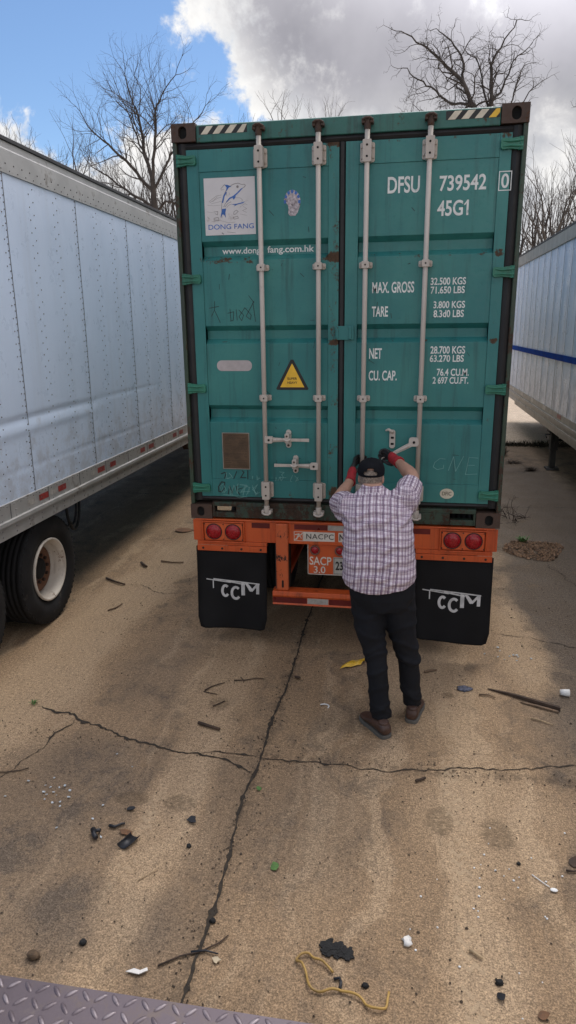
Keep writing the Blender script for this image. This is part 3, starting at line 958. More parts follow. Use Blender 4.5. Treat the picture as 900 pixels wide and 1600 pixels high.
m = MB(); q = YP
for pts, w in (([(222, 718), (265, 700), (292, 700), (262, 790)], .009), ([(432, 680), (388, 788)], .007), ([(505, 668), (528, 690), (482, 765), (552, 762)], .008), ([(580, 665), (578, 795)], .008)):
    stroke(m, [Z9(*p) for p in pts], q, w); q -= .0001
q = -.0002
for pts, w in (([(270, 835), (225, 830), (180, 900), (182, 965), (215, 970), (260, 920), (268, 835)], .009), ([(308, 1000), (332, 880), (365, 985), (392, 870)], .008), ([(455, 880), (425, 890), (430, 950), (465, 1000)], .008), ([(425, 935), (505, 905)], .006)):
    stroke(m, [Z9(*p) for p in pts], q, w); q -= .0001
obj('marker_scrawl', m, M_marker, door_l)
m = MB(); q = -.0012; rnd = random.Random(21)
for pts in ([(300, 690), (300, 780), (380, 755), (320, 700)], [(240, 850), (210, 900), (240, 990), (290, 950), (260, 870)], [(330, 880), (350, 1010), (380, 860), (420, 1000), (440, 850)],
            [(470, 860), (560, 870), (490, 960), (600, 960)], [(520, 1010), (540, 880), (600, 900), (560, 1000)], [(640, 880), (670, 990), (720, 960)], [(700, 850), (650, 920), (690, 1000)],
            [(640, 740), (655, 780)], [(690, 735), (700, 785), (735, 750)], [(240, 1020), (380, 1010), (470, 1035), (560, 1025)]):
    pts = [Z9(*p) for p in pts]
    for k in range(2):
        stroke(m, [(x + rnd.uniform(-.01, .01), z + rnd.uniform(-.008, .008)) for x, z in pts], q, .0028); q -= .00005
obj('chalk_scrawl', m, M_chalk, door_l)


def Z10(x, y):                     # between the first two bars (zoom of 400..520, 660..800)
    return (-.574 + (x - 133) * .000526 * 1.0, 1.766 - (y - 190) * .000507)


m = MB()
for pts in ([(245, 860), (255, 800), (270, 850)], [(290, 850), (320, 790), (330, 850)], [(310, 715), (380, 720), (340, 760), (370, 800), (330, 860)], [(300, 805), (410, 805)],
            [(510, 760), (470, 850), (490, 865)], [(540, 770), (600, 840), (545, 860)], [(590, 790), (560, 850)]):
    stroke(m, [Z10(*p) for p in pts], q, .0035); q -= .00005
obj('chalk_scrawl', m, M_chalk, door_l)
rnd = random.Random(31); m = MB(); m_right = MB()
for k in range(40):                # scuffs and knocks
    x = rnd.choice((rnd.uniform(-1.0, -.62), rnd.uniform(-.54, -.2), rnd.uniform(.22, .55), rnd.uniform(.63, 1.0))); z = rnd.choice((rnd.uniform(1.46, 1.86), rnd.uniform(2.04, 2.46), rnd.uniform(2.64, 3.05), rnd.uniform(3.24, 3.64)))
    a = rnd.uniform(0, PI); l = rnd.uniform(.008, .05)
    stroke(m if x < 0 else m_right, [(x, z), (x + l * math.cos(a), z + l * math.sin(a) * 1.2)], YP + .0008 - .0001 * (k % 5), rnd.uniform(.002, .005))
obj('scuff', m, M_marker, door_l); obj('scuff', m_right, M_marker, door_r)

# ================================================================ CHASSIS
M_orange = painted('orange_paint', (0.50, 0.072, 0.014), (0.62, 0.12, 0.03), rust=(0.07, 0.03, 0.016), rust_amt=-0.005, streak=0.7, grime=(0.13, 0.03, 0.012))
M_orange_worn = painted('worn_orange_paint', (0.50, 0.085, 0.02), (0.58, 0.14, 0.05), rust=(0.035, 0.02, 0.015), rust_amt=0.07, streak=0.6, grime=(0.06, 0.025, 0.015), zones=((2, 1.0, .07, .12), (2, .79, .05, .10)))
M_lens = simple('red_lens', (0.30, 0.006, 0.012), 0.25, var=0.2, vs=40, bump=0.3, bs=160)
M_tape_red = simple('red_reflective_tape', (0.11, 0.008, 0.008), 0.35, var=0.25, bump=0)
M_tape_white = simple('grey_reflective_tape', (0.36, 0.34, 0.31), 0.35, var=0.2, vs=30, bump=0)
M_flap = simple('flap_rubber', (0.010, 0.010, 0.011), 0.8, spec=.2, var=0.35, vs=5, bump=0.1, bs=14, bd=.01, dirt=(0.025, 0.021, 0.017), dirt_amt=-.04, dirt_scale=2.5)
M_tyre = simple('tyre_rubber', (0.014, 0.014, 0.015), 0.8, spec=.25, var=0.45, vs=6, bump=0.3, bs=60, dirt=(0.055, 0.047, 0.04), dirt_amt=0.0, dirt_scale=5)
M_under = simple('underframe_steel', (0.020, 0.018, 0.016), 0.7, var=0.4, dirt=(.05, .025, .012), dirt_amt=.04)
M_bolt = simple('rusty_bolt', (0.03, 0.014, 0.009), 0.7)
M_paleprint = simple('pale_print', (0.62, 0.57, 0.50), 0.5, var=.15, bump=0)
ch = thing('container_chassis', 'orange container chassis trailer with two black mud flaps under the teal container', 'chassis', (0, 0, 0))
m = MB()
m.box(-1.214, 1.214, .004, .016, .905, 1.086); m.box(-1.214, 1.214, .0165, .13, .905, .917)
m.prism([(-.016, 1.0865), (-.016, 1.097), (.13, 1.0975), (.13, 1.0865)], -1.19, 1.19, 'x')
beam = obj('rear_beam', m, M_orange, ch, 0.004)
for sx in (-1, 1):
    a, b = sorted((sx * 1.131, sx * .778))
    m = MB()
    m.box(a, b, -.022, .0035, .9005, .908); m.box(a, b, -.022, .0035, 1.070, 1.078)
    m.box(a, a + .008, -.022, .0035, .9085, 1.0695); m.box(b - .008, b, -.022, .0035, .9085, 1.0695)
    m.box(a + .016, b - .016, -.014, .0035, .917, 1.062)
    bx = obj('light_box', m, M_orange, ch, 0.003)
    for lx in (.874, 1.034):
        l = MB().lathe([(-.014, .0605), (-.018, .0605), (-.018, .052), (-.022, .050), (-.028, .036), (-.031, .018), (-.0315, .0001)], (sx * lx, 0, .990), 'y', 32)
        obj('tail_light', l, M_lens, bx)
        l = MB().lathe([(-.0145, .069), (-.017, .068), (-.017, .061), (-.0145, .061)], (sx * lx, 0, .990), 'y', 32, closed=True)
        obj('lens_gasket', l, M_rubber, bx)
    bo = MB()
    for px in (.795, .954, 1.113):
        for pz in (.926, 1.053): bo.cyl((sx * px, 0, pz), .0055, -.0165, -.0139, 'y', 10)
    obj('light_bolt', bo, M_bolt, bx)
    # mud flap with its strip
    a, b = sorted((sx * 1.182, sx * .597))
    m = MB().box(a, b, -.012, -.002, .822, .870); m.box(a, b, -.0015, .05, .8705, .904)
    st = obj('flap_bracket', m, M_orange, ch, 0.002)
    bo = MB()
    for k in range(4): bo.cyl((a + .05 + k * .162, 0, .846), .010, -.018, -.0119, 'y', 6)
    obj('flap_bolt', bo, M_bolt, st)
    a, b = sorted((sx * 1.196, sx * .604)); rs = random.Random(sx + 5)
    nz, nx = 14, 12; vs = []; fs = []
    def half(z, lo=.135): return 0 if z > lo + .06 else .06 - math.sqrt(max(0, .06 ** 2 - (lo + .06 - z) ** 2))
    for side in (0, 1):
        for i in range(nz + 1):
            z = .855 + (.135 - .855) * i / nz
            if i == nz - 1: z = .150
            h = half(z)
            for j in range(nx + 1):
                x = a + h + (b - a - 2 * h) * j / nx
                d = .022 * math.sin((x - a) / (b - a) * PI * 1.5 + sx) * ((.86 - z) / .72) ** 1.5 - .035 * ((.86 - z) / .72) ** 2
                vs.append((x, d + (.008 if side else 0) + .0005, z))
    q = (nx + 1) * (nz + 1)
    for side in (0, 1):
        for i in range(nz):
            for j in range(nx):
                t = side * q + i * (nx + 1) + j; fs.append((t, t + 1, t + nx + 2, t + nx + 1))
    rim = [j for j in range(nx + 1)] + [i * (nx + 1) + nx for i in range(1, nz + 1)] + [nz * (nx + 1) + j for j in range(nx - 1, -1, -1)] + [i * (nx + 1) for i in range(nz - 1, 0, -1)]
    for s_, t_ in zip(rim, rim[1:] + rim[:1]): fs.append((s_, t_, q + t_, q + s_))
    flap = obj('mud_flap', MB().add(vs, fs, True), M_flap, ch)

    def FL(X, Y, dx=(0 if sx < 0 else 1.782)):
        return (-1.116 + (X - 140) / 263 * .449 + dx, .571 - (Y - 525) * .00172 + (X - 140) * .00008)
    yy = -.030
    lg = MB()
    stroke(lg, [FL(140, 526), FL(258, 545)], yy, .009); stroke(lg, [FL(175, 526), FL(403, 553)], yy - .0002, .010); stroke(lg, [FL(172, 531), FL(172, 572)], yy - .0004, .009)
    stroke(lg, [FL(240, 538), FL(330, 556)], yy - .0006, .012)
    for cx, cy, rx, ry in ((232, 588, 22, 33), (284, 600, 27, 36)):
        o_ = [FL(cx + rx * math.cos(R(t)), cy - ry * math.sin(R(t))) for t in range(45, 321, 11)]
        i_ = [FL(cx + (rx - 13) * math.cos(R(t)), cy - (ry - 13) * math.sin(R(t))) for t in range(45, 321, 11)]
        for k in range(len(o_) - 1): lg.add([(x, yy - .0012, z) for x, z in (o_[k], o_[k + 1], i_[k + 1], i_[k])], [(0, 1, 2, 3)])
    for k, poly in enumerate(([(312, 545), (330, 548), (330, 612), (312, 612)], [(330, 548), (346, 550), (368, 578), (360, 592), (354, 590)], [(388, 553), (403, 553), (368, 592), (356, 590)], [(388, 560), (403, 553), (402, 604), (387, 604)])):
        sheet(lg, [FL(*p) for p in poly], yy - .0016 - .0002 * k)
    # lay the print on the curved flap face
    for k, (x, y, z) in enumerate(lg.v):
        d = .022 * math.sin((x - a) / (b - a) * PI * 1.5 + sx) * ((.86 - z) / .72) ** 1.5 - .035 * ((.86 - z) / .72) ** 2
        lg.v[k] = (x, d - .002 + (y - yy) * .5, z)
    obj('flap_logo', lg, simple('flap_print', (.52, .52, .52), .6, var=.25, vs=18, bump=0) if sx < 0 else bpy.data.materials['flap_print'], flap)
# guard posts and bumper
for sx in (-1, 1):
    a, b = sorted((sx * .516, sx * .416))
    obj('guard_post', MB().box(a, b, -.034, .0035, .512, 1.079), M_orange_worn, ch, 0.006)
    sl_ = MB(); sheet(sl_, rrect(sx * .463 - .008, sx * .463 + .008, .535, .60, .007, 4), -.0355); obj('post_slot', sl_, M_hole, ch)
m = MB().prism([(-.055, .392), (-.055, .400), (-.048, .405), (-.048, .462), (-.055, .468), (-.055, .476), (-.05, .508), (.055, .510), (.055, .392)], -.548, .548, 'x')
bump_ = obj('bumper', m, M_orange, ch, 0.004)
for k, (a, b, mt) in enumerate(((-.545, -.262, M_tape_red), (-.258, -.085, M_tape_white), (-.081, .20, M_tape_red), (.204, .37, M_tape_white), (.374, .545, M_tape_red))):
    m = MB(); sheet(m, [(a, .409), (b, .409), (b, .458), (a, .458)], -.0495); obj('reflective_tape', m, mt, bump_)
for a, b, mt in ((-.720, -.570, M_tape_red), (-.369, -.100, M_tape_red), (-.098, .11, M_tape_white), (.114, .38, M_tape_red), (.553, .705, M_tape_red)):
    m = MB(); sheet(m, [(a, 1.028), (b, 1.028), (b, 1.072), (a, 1.072)], .0025); obj('reflective_tape', m, mt, beam)
m = MB(); sheet(m, [(-.2955, .932), (-.042, .936), (-.042, 1.012), (-.2955, 1.012)], .0025); obj('sign_plate', m, M_paleprint, beam)
letters('NACPC', -.272, -.050, .953, .997, .0015, .004, M_black, beam, 1.1)
m = MB()
for r in ((-.372, -.368, .932, 1.012), (-.3005, -.2965, .932, 1.012)): sheet(m, [(r[0], r[2]), (r[1], r[2]), (r[1], r[3]), (r[0], r[3])], .0024)
for r in ((-.368, -.3005, .932, .936), (-.368, -.3005, 1.008, 1.012)): sheet(m, [(r[0], r[2]), (r[1], r[2]), (r[1], r[3]), (r[0], r[3])], .0024)
stroke(m, [(-.366, .940), (-.302, 1.000)], .0022, .006)
stroke(m, [(-.362, .985), (-.330, .992), (-.345, .965), (-.350, .945)], .0020, .008); stroke(m, [(-.345, .968), (-.322, .975), (-.312, .955)], .0018, .006); stroke(m, [(-.340, .985), (-.308, .985)], .0016, .005)
obj('sign_emblem', m, M_paleprint, beam)
m = MB(); sheet(m, [(-.012, .936), (.30, .936), (.30, 1.014), (-.012, 1.014)], .0025); obj('sign_plate', m, M_paleprint, beam)
letters('N', -.004, .036, .948, 1.002, .0015, .02, M_black, beam)
# lamp plate
m = MB().box(-.258, .258, .022, .030, .650, .9045)
lp = obj('lamp_plate', m, M_orange, ch, 0.002)
for lx in (-.204, -.001, .202):
    l = MB().lathe([(.0215, .042), (.013, .042), (.011, .036), (.0135, .031), (.0215, .031)], (lx, 0, .854), 'y', 28, closed=True); obj('lamp_ring', l, simple('lamp_ring', (.16, .07, .05), .5) if lx < -.1 else bpy.data.materials['lamp_ring'], lp)
    l = MB().lathe([(.0215, .0305), (.016, .0305), (.011, .022), (.009, .0001)], (lx, 0, .854), 'y', 24); obj('marker_lamp', l, M_lens, lp)
letters('SACP', -.248, -.070, .726, .798, .021, .012, M_paleprint, lp)
letters('3.0', -.214, -.118, .656, .716, .021, .012, M_paleprint, lp)
m = MB().prism(rrect(-.054, .246, .652, .800, .010, 4), .017, .0215, 'y'); lic = obj('licence_plate', m, simple('plate_enamel', (.40, .39, .35), .45, var=.12, vs=20, bump=0), lp)
letters('23', -.036, .026, .690, .765, .016, .03, M_black, lp)
m = MB(); q = 0
for r in ((-.049, .241, .657, .660), (-.049, .241, .792, .795)): sheet(m, [(r[0], r[2]), (r[1], r[2]), (r[1], r[3]), (r[0], r[3])], .0164)
for r in ((-.049, -.046, .660, .792), (.238, .241, .660, .792)): sheet(m, [(r[0], r[2]), (r[1], r[2]), (r[1], r[3]), (r[0], r[3])], .0164)
obj('plate_border', m, M_black, lp)
m = MB()
for a, b in ((-.263, -.2585), (.2585, .263)): m.box(a, b, .0155, .0215, .650, .90)
m.box(-.258, .258, .0155, .0215, .6455, .6495); obj('plate_edge', m, M_paleprint, lp)
# frame rails, cross members, suspension and axles
for sx in (-1, 1):
    a, b = sorted((sx * .53, sx * .42))
    m = MB().box(a, b, .132, 12.0, 1.04, 1.094); m.box(sx * .475 - .008, sx * .475 + .008, .132, 12.0, .64, 1.0395); m.box(a, b, .132, 12.0, .60, .6395)
    obj('frame_rail', m, M_orange, ch)
    m = MB().box(a, b, .0036, .13, .511, .9); obj('rail_end', m, M_under, ch)
m = MB()
for k in range(8): m.box(-.4195, .4195, .9 + k * 1.5, 1.0 + k * 1.5, .75, 1.02)
obj('cross_member', m, M_under, ch)


def tyre_profile(w, r):
    """closed section: (along, radius) of a lorry tyre"""
    h = w / 2; rr = .57 * r
    p = [(-h * .62, rr), (-h * .86, rr + .03 * r), (-h, r * .76), (-h * .97, r * .86), (-h * .90, r * .935), (-h * .86, r * .975), (-h * .80, r * .992)]
    for g_ in (-.5, -.17, .17, .5):
        p += [(h * (g_ - .05), r), (h * (g_ - .035), r * .972), (h * (g_ + .035), r * .972), (h * (g_ + .05), r)]
    p += [(h * .80, r * .992), (h * .86, r * .975), (h * .90, r * .935), (h * .97, r * .86), (h, r * .76), (h * .86, rr + .03 * r), (h * .62, rr)]
    return p


def wheel(parent, c, out, r=.5, w=.28, rim_mat=None, disc_mat=None, detail=True):
    """dual-fitting road wheel; out = +1/-1 side the dished face looks to (deep dish)"""
    x, y, z = c; s = out; h = w / 2
    rm = MB().lathe([(s * h * .80, .57 * r), (s * h * .92, .575 * r), (s * h * .97, .552 * r), (s * h * .90, .53 * r), (s * h * .3, .515 * r), (-s * h * .35, .495 * r), (-s * h * .42, .45 * r),
                     (-s * h * .42, .44 * r), (-s * h * .5, .45 * r), (-s * h * .6, .57 * r)], (x, y, z), 'x', 48)
    wo = obj('wheel', rm, rim_mat, parent)
    t = MB().lathe(tyre_profile(w, r), (x, y, z), 'x', 64, closed=True)
    # worn shoulder lugs
    if detail:
        for k in range(54):
            a = 2 * PI * k / 54
            for e in (-1, 1):
                ca, sa = math.cos(a), math.sin(a); da = .022
                pts = []
                for rr_, al in ((r * .955, -da), (r * .955, da), (r * .985, da), (r * .985, -da)):
                    pts.append((rr_ * math.cos(a + al), rr_ * math.sin(a + al)))
                x0, x1 = x + e * h * .80, x + e * h * .90
                vs = [(x0, y + p[0], z + p[1]) for p in pts] + [(x1, y + p[0] * .992, z + p[1] * .992) for p in pts]
                t.add(vs, [(0, 1, 2, 3), (4, 7, 6, 5), (0, 4, 5, 1), (1, 5, 6, 2), (2, 6, 7, 3), (3, 7, 4, 0)])
    obj('tyre', t, M_tyre, wo)
    if detail:
        d = MB().lathe([(-s * h * .30, .485 * r), (-s * h * .10, .45 * r), (s * h * .08, .42 * r), (s * h * .16, .35 * r), (s * h * .10, .28 * r), (s * h * .10, .20 * r), (s * h * .02, .198 * r)], (x, y, z), 'x', 40)
        obj('wheel_disc', d, disc_mat, wo)
        hb = MB().lathe([(s * h * .02, .198 * r), (s * h * .20, .185 * r), (s * h * .26, .15 * r), (s * h * .20, .0001)], (x, y, z), 'x', 24)
        obj('hub', hb, M_hole, wo)
        nb = MB()
        for k in range(10):
            a = 2 * PI * k / 10
            nb.cyl((x, y + .245 * r * math.cos(a), z + .245 * r * math.sin(a)), .015, *sorted((s * h * .10, s * h * .26)), 'x', 6)
        obj('wheel_nut', nb, M_bolt, wo)
    return wo


M_rimdark = simple('dusty_rim', (.07, .06, .05), .7)
for yw in (1.35, 2.62):
    m = MB(); m.tube([(-1.1, yw, .5), (1.1, yw, .5)], .065, 10); obj('axle', m, M_under, ch)
    for sx in (-1, 1):
        wheel(ch, (sx * 1.04, yw, .5), sx, rim_mat=M_rimdark, detail=False); wheel(ch, (sx * .73, yw, .5), -sx, rim_mat=M_rimdark, detail=False)
m = MB()
for sx in (-1, 1):
    a, b = sorted((sx * .56, sx * .47)); m.box(a, b, .9, 3.1, .50, .599)
obj('suspension', m, M_under, ch)

# ================================================================ VAN TRAILERS
def trailer_skin(name, col, dirt, amt, streak):
    m, n, b = new_mat(name)
    P = n.coord(); x, y, z = n.sep(P)
    c = n.mix(n.rng(n.noise(P, .8, 6, .6), .3, .7), col, tuple(v * 1.08 for v in col))
    st = n.noise(n.scale(P, 1, 5.5, .28), 1.0, 7, .62)
    c = n.mix(n.math('MULTIPLY', n.rng(st, .5, .78), streak), c, dirt)
    low = n.rng(z, 1.2, 2.4, .25, .0)
    sp = n.noise(P, 5, 8, .72)
    c = n.mix(n.rng(n.math('ADD', sp, low), .62, .85, 0, amt), c, dirt)
    fl = n.noise(P, 42, 4, .7)
    c = n.mix(n.rng(fl, .64, .74, 0, .35), c, tuple(v * .6 for v in dirt))
    n.put(b.inputs['Base Color'], c)
    n.put(b.inputs['Roughness'], n.rng(sp, .3, .7, .24, .42))
    b.inputs['Specular IOR Level'].default_value = .6
    n.put(b.inputs['Normal'], n.bump(n.noise(n.scale(P, 1, 1.4, .6), 1.3, 3, .5), .3, .04))
    return m


M_skin = trailer_skin('sky_tinted_white_skin', (.58, .68, .83), (.34, .34, .35), .5, .18)  # light blue of the reflected sky is tinted into the base colour
M_skin_far = trailer_skin('grimy_sky_tinted_skin', (.55, .66, .83), (.10, .105, .115), .30, .7)  # reflected sky blue tinted into the base colour, under real grime
M_rail = simple('aluminium_rail', (.42, .415, .40), .42, metal=.35, var=.15, vs=5, dirt=(.22, .20, .175), dirt_amt=.06, dirt_scale=5, bump=.12, bs=25)
M_rail_far = simple('weathered_rail', (.33, .31, .275), .5, metal=.25, var=.2, vs=6, dirt=(.15, .13, .10), dirt_amt=.05, dirt_scale=5)
M_rivet = simple('rivet_head', (.15, .145, .14), .5, metal=.3, bump=0)
M_roofedge = simple('dark_roof_edge', (.03, .03, .032), .6)
M_tape_old = simple('faded_red_tape', (.26, .035, .03), .45, var=.4, vs=25, dirt=(.10, .03, .025), dirt_scale=20, dirt_amt=.06, bump=0)
M_seam = simple('seam_sealant', (.09, .09, .095), .6, bump=0)

# ---- left trailer, in its own axes: x = 0 is the near side, y runs forward
vt = thing('van_trailer', 'long white riveted van trailer with rusty white dual wheels, left of the container', 'trailer', (-2.60, 0, 0), (R(-.80), 0, R(.384)), local=True)
Y0, Y1 = -2.45, 13.3
ZL, ZP, ZU, ZT = 1.005, 1.270, 3.775, 4.010


def dent(y, z):
    d = 0.0
    zc = 1.90 + .012 * math.sin(y * 2)
    k = math.exp(-((y - .2) / 1.1) ** 4)
    d += -.011 * math.exp(-((z - zc) / .025) ** 2) * k + .007 * math.exp(-((z - zc + .09) / .035) ** 2) * k
    k2 = math.exp(-((y - 2.2) / .9) ** 4)
    d += -.005 * math.exp(-((z - 1.93) / .02) ** 2) * k2
    d += -.004 * math.exp(-((z - 1.50) / .012) ** 2) * math.exp(-((y - 1.2) / 2.0) ** 4)
    d += .003 * mnoise.noise(Vector((y * 1.3, z * 1.1, 3))) + .0008 * math.cos(y * 2 * PI / .4067)
    return d


vs = []; fs = []; ny, nz = 210, 110
ys = [Y0 + (7.2 - Y0) * i / ny for i in range(ny)] + [7.2 + (Y1 - 7.2) * i / 20 for i in range(21)]
for yv in ys:
    for j in range(nz + 1):
        zv = ZP + (ZU - ZP) * j / nz
        vs.append((dent(yv, zv), yv, zv))
for i in range(len(ys) - 1):
    for j in range(nz):
        a = i * (nz + 1) + j; fs.append((a, a + 1, a + nz + 2, a + nz + 1))
wall_mb = MB().add(vs, [f[::-1] for f in fs], True)
rv = MB(); SEAMS = []


def rivet(mb, y, z, r=.0062, x=None):
    x0 = (dent(y, z) if x is None else x) + .0005
    k = 6
    ring = [(x0, y + r * math.cos(2 * PI * i / k), z + r * math.sin(2 * PI * i / k)) for i in range(k)]
    ring2 = [(x0 + .004, y + r * .55 * math.cos(2 * PI * i / k), z + r * .55 * math.sin(2 * PI * i / k)) for i in range(k)]
    mb.add(ring + ring2, [(i, (i + 1) % k, k + (i + 1) % k, k + i) for i in range(k)] + [tuple(range(k, 2 * k))])


k = -2
while -1.22 * 2 + 1.22 * (k + 2) < 10.9:
    ysm = 0.0 + 1.22 * k; sm_ = MB(); SEAMS.append(sm_)
    for j in range(30):
        za, zb = ZP + (ZU - ZP) * j / 30, ZP + (ZU - ZP) * (j + 1) / 30
        sm_.add([(dent(ysm, za) + .002, ysm - .004, za), (dent(ysm, za) + .002, ysm + .004, za), (dent(ysm, zb) + .002, ysm + .004, zb), (dent(ysm, zb) + .002, ysm - .004, zb)], [(0, 1, 2, 3)])
    z = ZP + .03
    while z < ZU: rivet(rv, ysm - .014, z, .006); z += .05
    for o in (.0, .4067, .8133):
        for dy in ((-.055,) if o == 0 else (-.032, .032)):
            z = ZP + .05
            while z < ZU - .03:
                rivet(rv, ysm + o + dy, z + (.045 if dy > 0 else 0)); z += .098
    k += 1
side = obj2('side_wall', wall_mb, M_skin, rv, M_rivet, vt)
for sm_ in SEAMS: obj('panel_seam', sm_, M_seam, side)
m = MB()
prof = [(.003, ZU - .012), (.012, ZU - .010), (.013, ZU + .16), (.007, ZU + .172), (.007, ZT - .016), (-.06, ZT - .016), (-.06, ZU - .012)]
m.prism([(z_, x_) for x_, z_ in prof], Y0, Y1, 'y')
m.v = [(z_, y_, x_) for (x_, y_, z_) in m.v]
rail_mb = m
m = MB().box(-.08, .022, Y0, Y1, ZT - .0155, ZT + .016); obj('roof_edge', m, M_roofedge, vt, .004)
m = MB(); yv = Y0 + .1
while yv < 9: rivet(m, yv, ZU + .06, .007, .0125); rivet(m, yv + .05, ZU + .012, .006, .0125); yv += .12
tr = obj2('top_rail', rail_mb, M_rail, m, M_rivet, vt)
m = MB()
prof = [(.004, ZP + .012), (.010, ZP + .010), (.010, 1.150), (.030, 1.146), (.032, 1.118), (.012, 1.112), (.012, ZL), (-.05, ZL), (-.05, ZL + .02), (-.01, ZL + .02), (-.01, ZP + .012)]
m.prism([(z_, x_) for x_, z_ in prof], Y0, Y1, 'y'); m.v = [(z_, y_, x_) for (x_, y_, z_) in m.v]
rail_mb = m
m = MB(); yv = Y0 + .05; kk = 0
while yv < 9:
    rivet(m, yv, ZP - .012, .008, .0095); rivet(m, yv + .05, ZP - .0, .006, .0095)
    if kk % 2 == 0:
        for dz in (.03, .075): rivet(m, yv, ZL + dz, .010, .0115)
        for dz in (.03, .08): rivet(m, yv + .02, ZP - .03 - dz, .007, .0095)
    yv += .102; kk += 1
br = obj2('bottom_rail', rail_mb, M_rail, m, simple('bright_rivet', (.22, .215, .21), .45, metal=.4, bump=0), vt)
yv = Y0 + .2
while yv < 6: obj('rail_joint', MB().box(.0105, .0125, yv, yv + .006, 1.152, ZP + .005), M_seam, br); yv += .61
for a, b in ((-1.10, -.92), (-.80, -.62), (.03, .19), (.37, .52), (1.21, 1.38), (1.52, 1.67), (2.40, 2.55), (2.68, 2.86), (3.6, 3.76), (3.88, 4.05)):
    m = MB(); m.add([(.0118, a, 1.185), (.0118, b, 1.185), (.0118, b, 1.238), (.0118, a, 1.238)], [(0, 1, 2, 3)]); obj('reflective_tape', m, M_tape_old, br)
for a, b in ((-.16, -.04), (-.13, .02), (.22, .33), (1.05, 1.17), (2.28, 2.38), (3.45, 3.58)):
    if a != -.13:
        m = MB(); m.add([(.0119, a, 1.185), (.0119, b, 1.185), (.0119, b, 1.238), (.0119, a, 1.238)], [(0, 1, 2, 3)]); obj('reflective_tape', m, M_tape_white, br)
# far wall, roof, rear doors, front, floor
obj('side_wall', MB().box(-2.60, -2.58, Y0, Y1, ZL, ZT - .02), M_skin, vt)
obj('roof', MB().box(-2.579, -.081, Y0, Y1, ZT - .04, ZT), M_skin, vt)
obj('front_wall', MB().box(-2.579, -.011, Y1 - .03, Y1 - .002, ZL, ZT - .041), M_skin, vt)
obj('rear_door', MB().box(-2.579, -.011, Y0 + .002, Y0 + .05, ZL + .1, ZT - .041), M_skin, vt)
m = MB().box(-2.57, -.052, Y0 + .06, Y1 - .04, 1.12, 1.18)
yv = Y0 + .2
while yv < Y1 - .3: m.box(-2.57, -.055, yv, yv + .06, 1.03, 1.119); yv += .32
obj('floor', m, M_under, vt)
m = MB()
for s_ in (.62, 1.98): m.box(-s_ - .04, -s_ + .04, Y0 + .1, 6, .80, 1.029)
for yw in (-1.03, .20): m.tube([(-2.4, yw, .5), (-.2, yw, .5)], .065, 10)
m.box(-2.0, -.6, -1.6, .5, .62, .70)
obj('suspension', m, M_under, vt)
M_rim = painted('white_rim', (.52, .47, .40), (.58, .53, .46), rust=(.13, .06, .03), rust_amt=.085, streak=.5, grime=(.2, .14, .10), rough=.55)
M_disc = painted('rusty_disc', (.12, .05, .025), (.2, .10, .06), rust=(.09, .035, .015), rust_amt=.1, streak=.3, rough=.8)
for yw in (.20, -1.03):
    for xc in (-.175, -2.42): wheel(vt, (xc, yw, .503), 1 if xc > -1 else -1, rim_mat=M_rim, disc_mat=M_disc)
    for xc in (-.50, -2.10): wheel(vt, (xc, yw, .503), -1 if xc > -1 else 1, rim_mat=M_rim, detail=False)
m = MB()
m.tube([(-.20, 1.02 + .14 * math.cos(t * PI / 8), .90 + .26 * math.sin(t * PI / 8)) for t in range(17)], .014, 8)
m.tube([(-.24, 1.06 + .11 * math.cos(t * PI / 8), .92 + .24 * math.sin(t * PI / 8)) for t in range(17)], .012, 8)
m.tube([(-.22, .50, 1.05), (-.22, .55, .88), (-.21, .66, .74), (-.20, .80, .70), (-.2, .92, .72)], .013, 8)
obj('air_hose', m, M_rubber, vt)
obj('side_bracket', MB().prism([(4.35, 1.0), (4.72, 1.0), (4.66, .90), (4.5, .87)], -.14, -.06, 'x'), M_bolt, vt)
m = MB()
for s_ in (.45, 2.1): m.box(-s_ - .06, -s_ + .06, 9.3, 9.44, .02, 1.03); m.box(-s_ - .12, -s_ + .12, 9.24, 9.5, 0.14, .16)
obj('landing_gear', m, M_under, vt)

# ---- right trailer
rt = thing('van_trailer', 'grimy white van trailer with a blue stripe standing on landing legs, right of the container', 'trailer', (3.0, 0, 0), (R(-.536), 0, 0), local=True)
Y0, Y1 = -1.5, 13.35
zl, zp, zu, zt = .790, 1.150, 3.885, 4.105
vs = []; fs = []
for i in range(0, 321):
    yv = Y0 + (Y1 - Y0) * i / 320
    ph = ((yv - 5.0) / .60) % 1.0
    d = .001 * math.cos(2 * PI * ph)
    if ph < .03 or ph > .97: d += .003
    for j in range(41):
        zv = zp + (zu - zp) * j / 40
        vs.append((-d + .009 * mnoise.noise(Vector((yv * 1.6, zv * .9, 9))) * (1 if zv < 2 else .5), yv, zv))
for i in range(320):
    for j in range(40):
        a = i * 41 + j; fs.append((a, a + 1, a + 42, a + 41))
sw = obj('side_wall', MB().add(vs, fs, True), M_skin_far, rt)
M_gseam = simple('grey_seam', (.27, .31, .37), .5, bump=0); yv = 4.4
while yv < Y1: obj('panel_seam', MB().box(-.0165, -.0125, yv - .006, yv + .006, zp, zu), M_gseam, sw); yv += .60
m = MB(); m.box(-.0285, -.0245, Y0, Y1, 2.000, 2.100)
obj('blue_stripe', m, simple('blue_tape', (.010, .055, .30), .9, spec=.05, var=.25, vs=3, bump=0), sw)
m = MB().box(-.03, .06, Y0, Y1, zu - .005, zt - .02); obj('top_rail', m, M_rail_far, rt, .005)
m = MB().box(-.035, .08, Y0, Y1, zt - .0195, zt + .015); obj('roof_edge', m, M_roofedge, rt, .004)
m = MB().box(-.012, .05, Y0, Y1, 1.045, zp + .005); m.box(-.034, .05, Y0, Y1, .985, 1.0445); m.box(-.022, .05, Y0, Y1, .93, .9845)
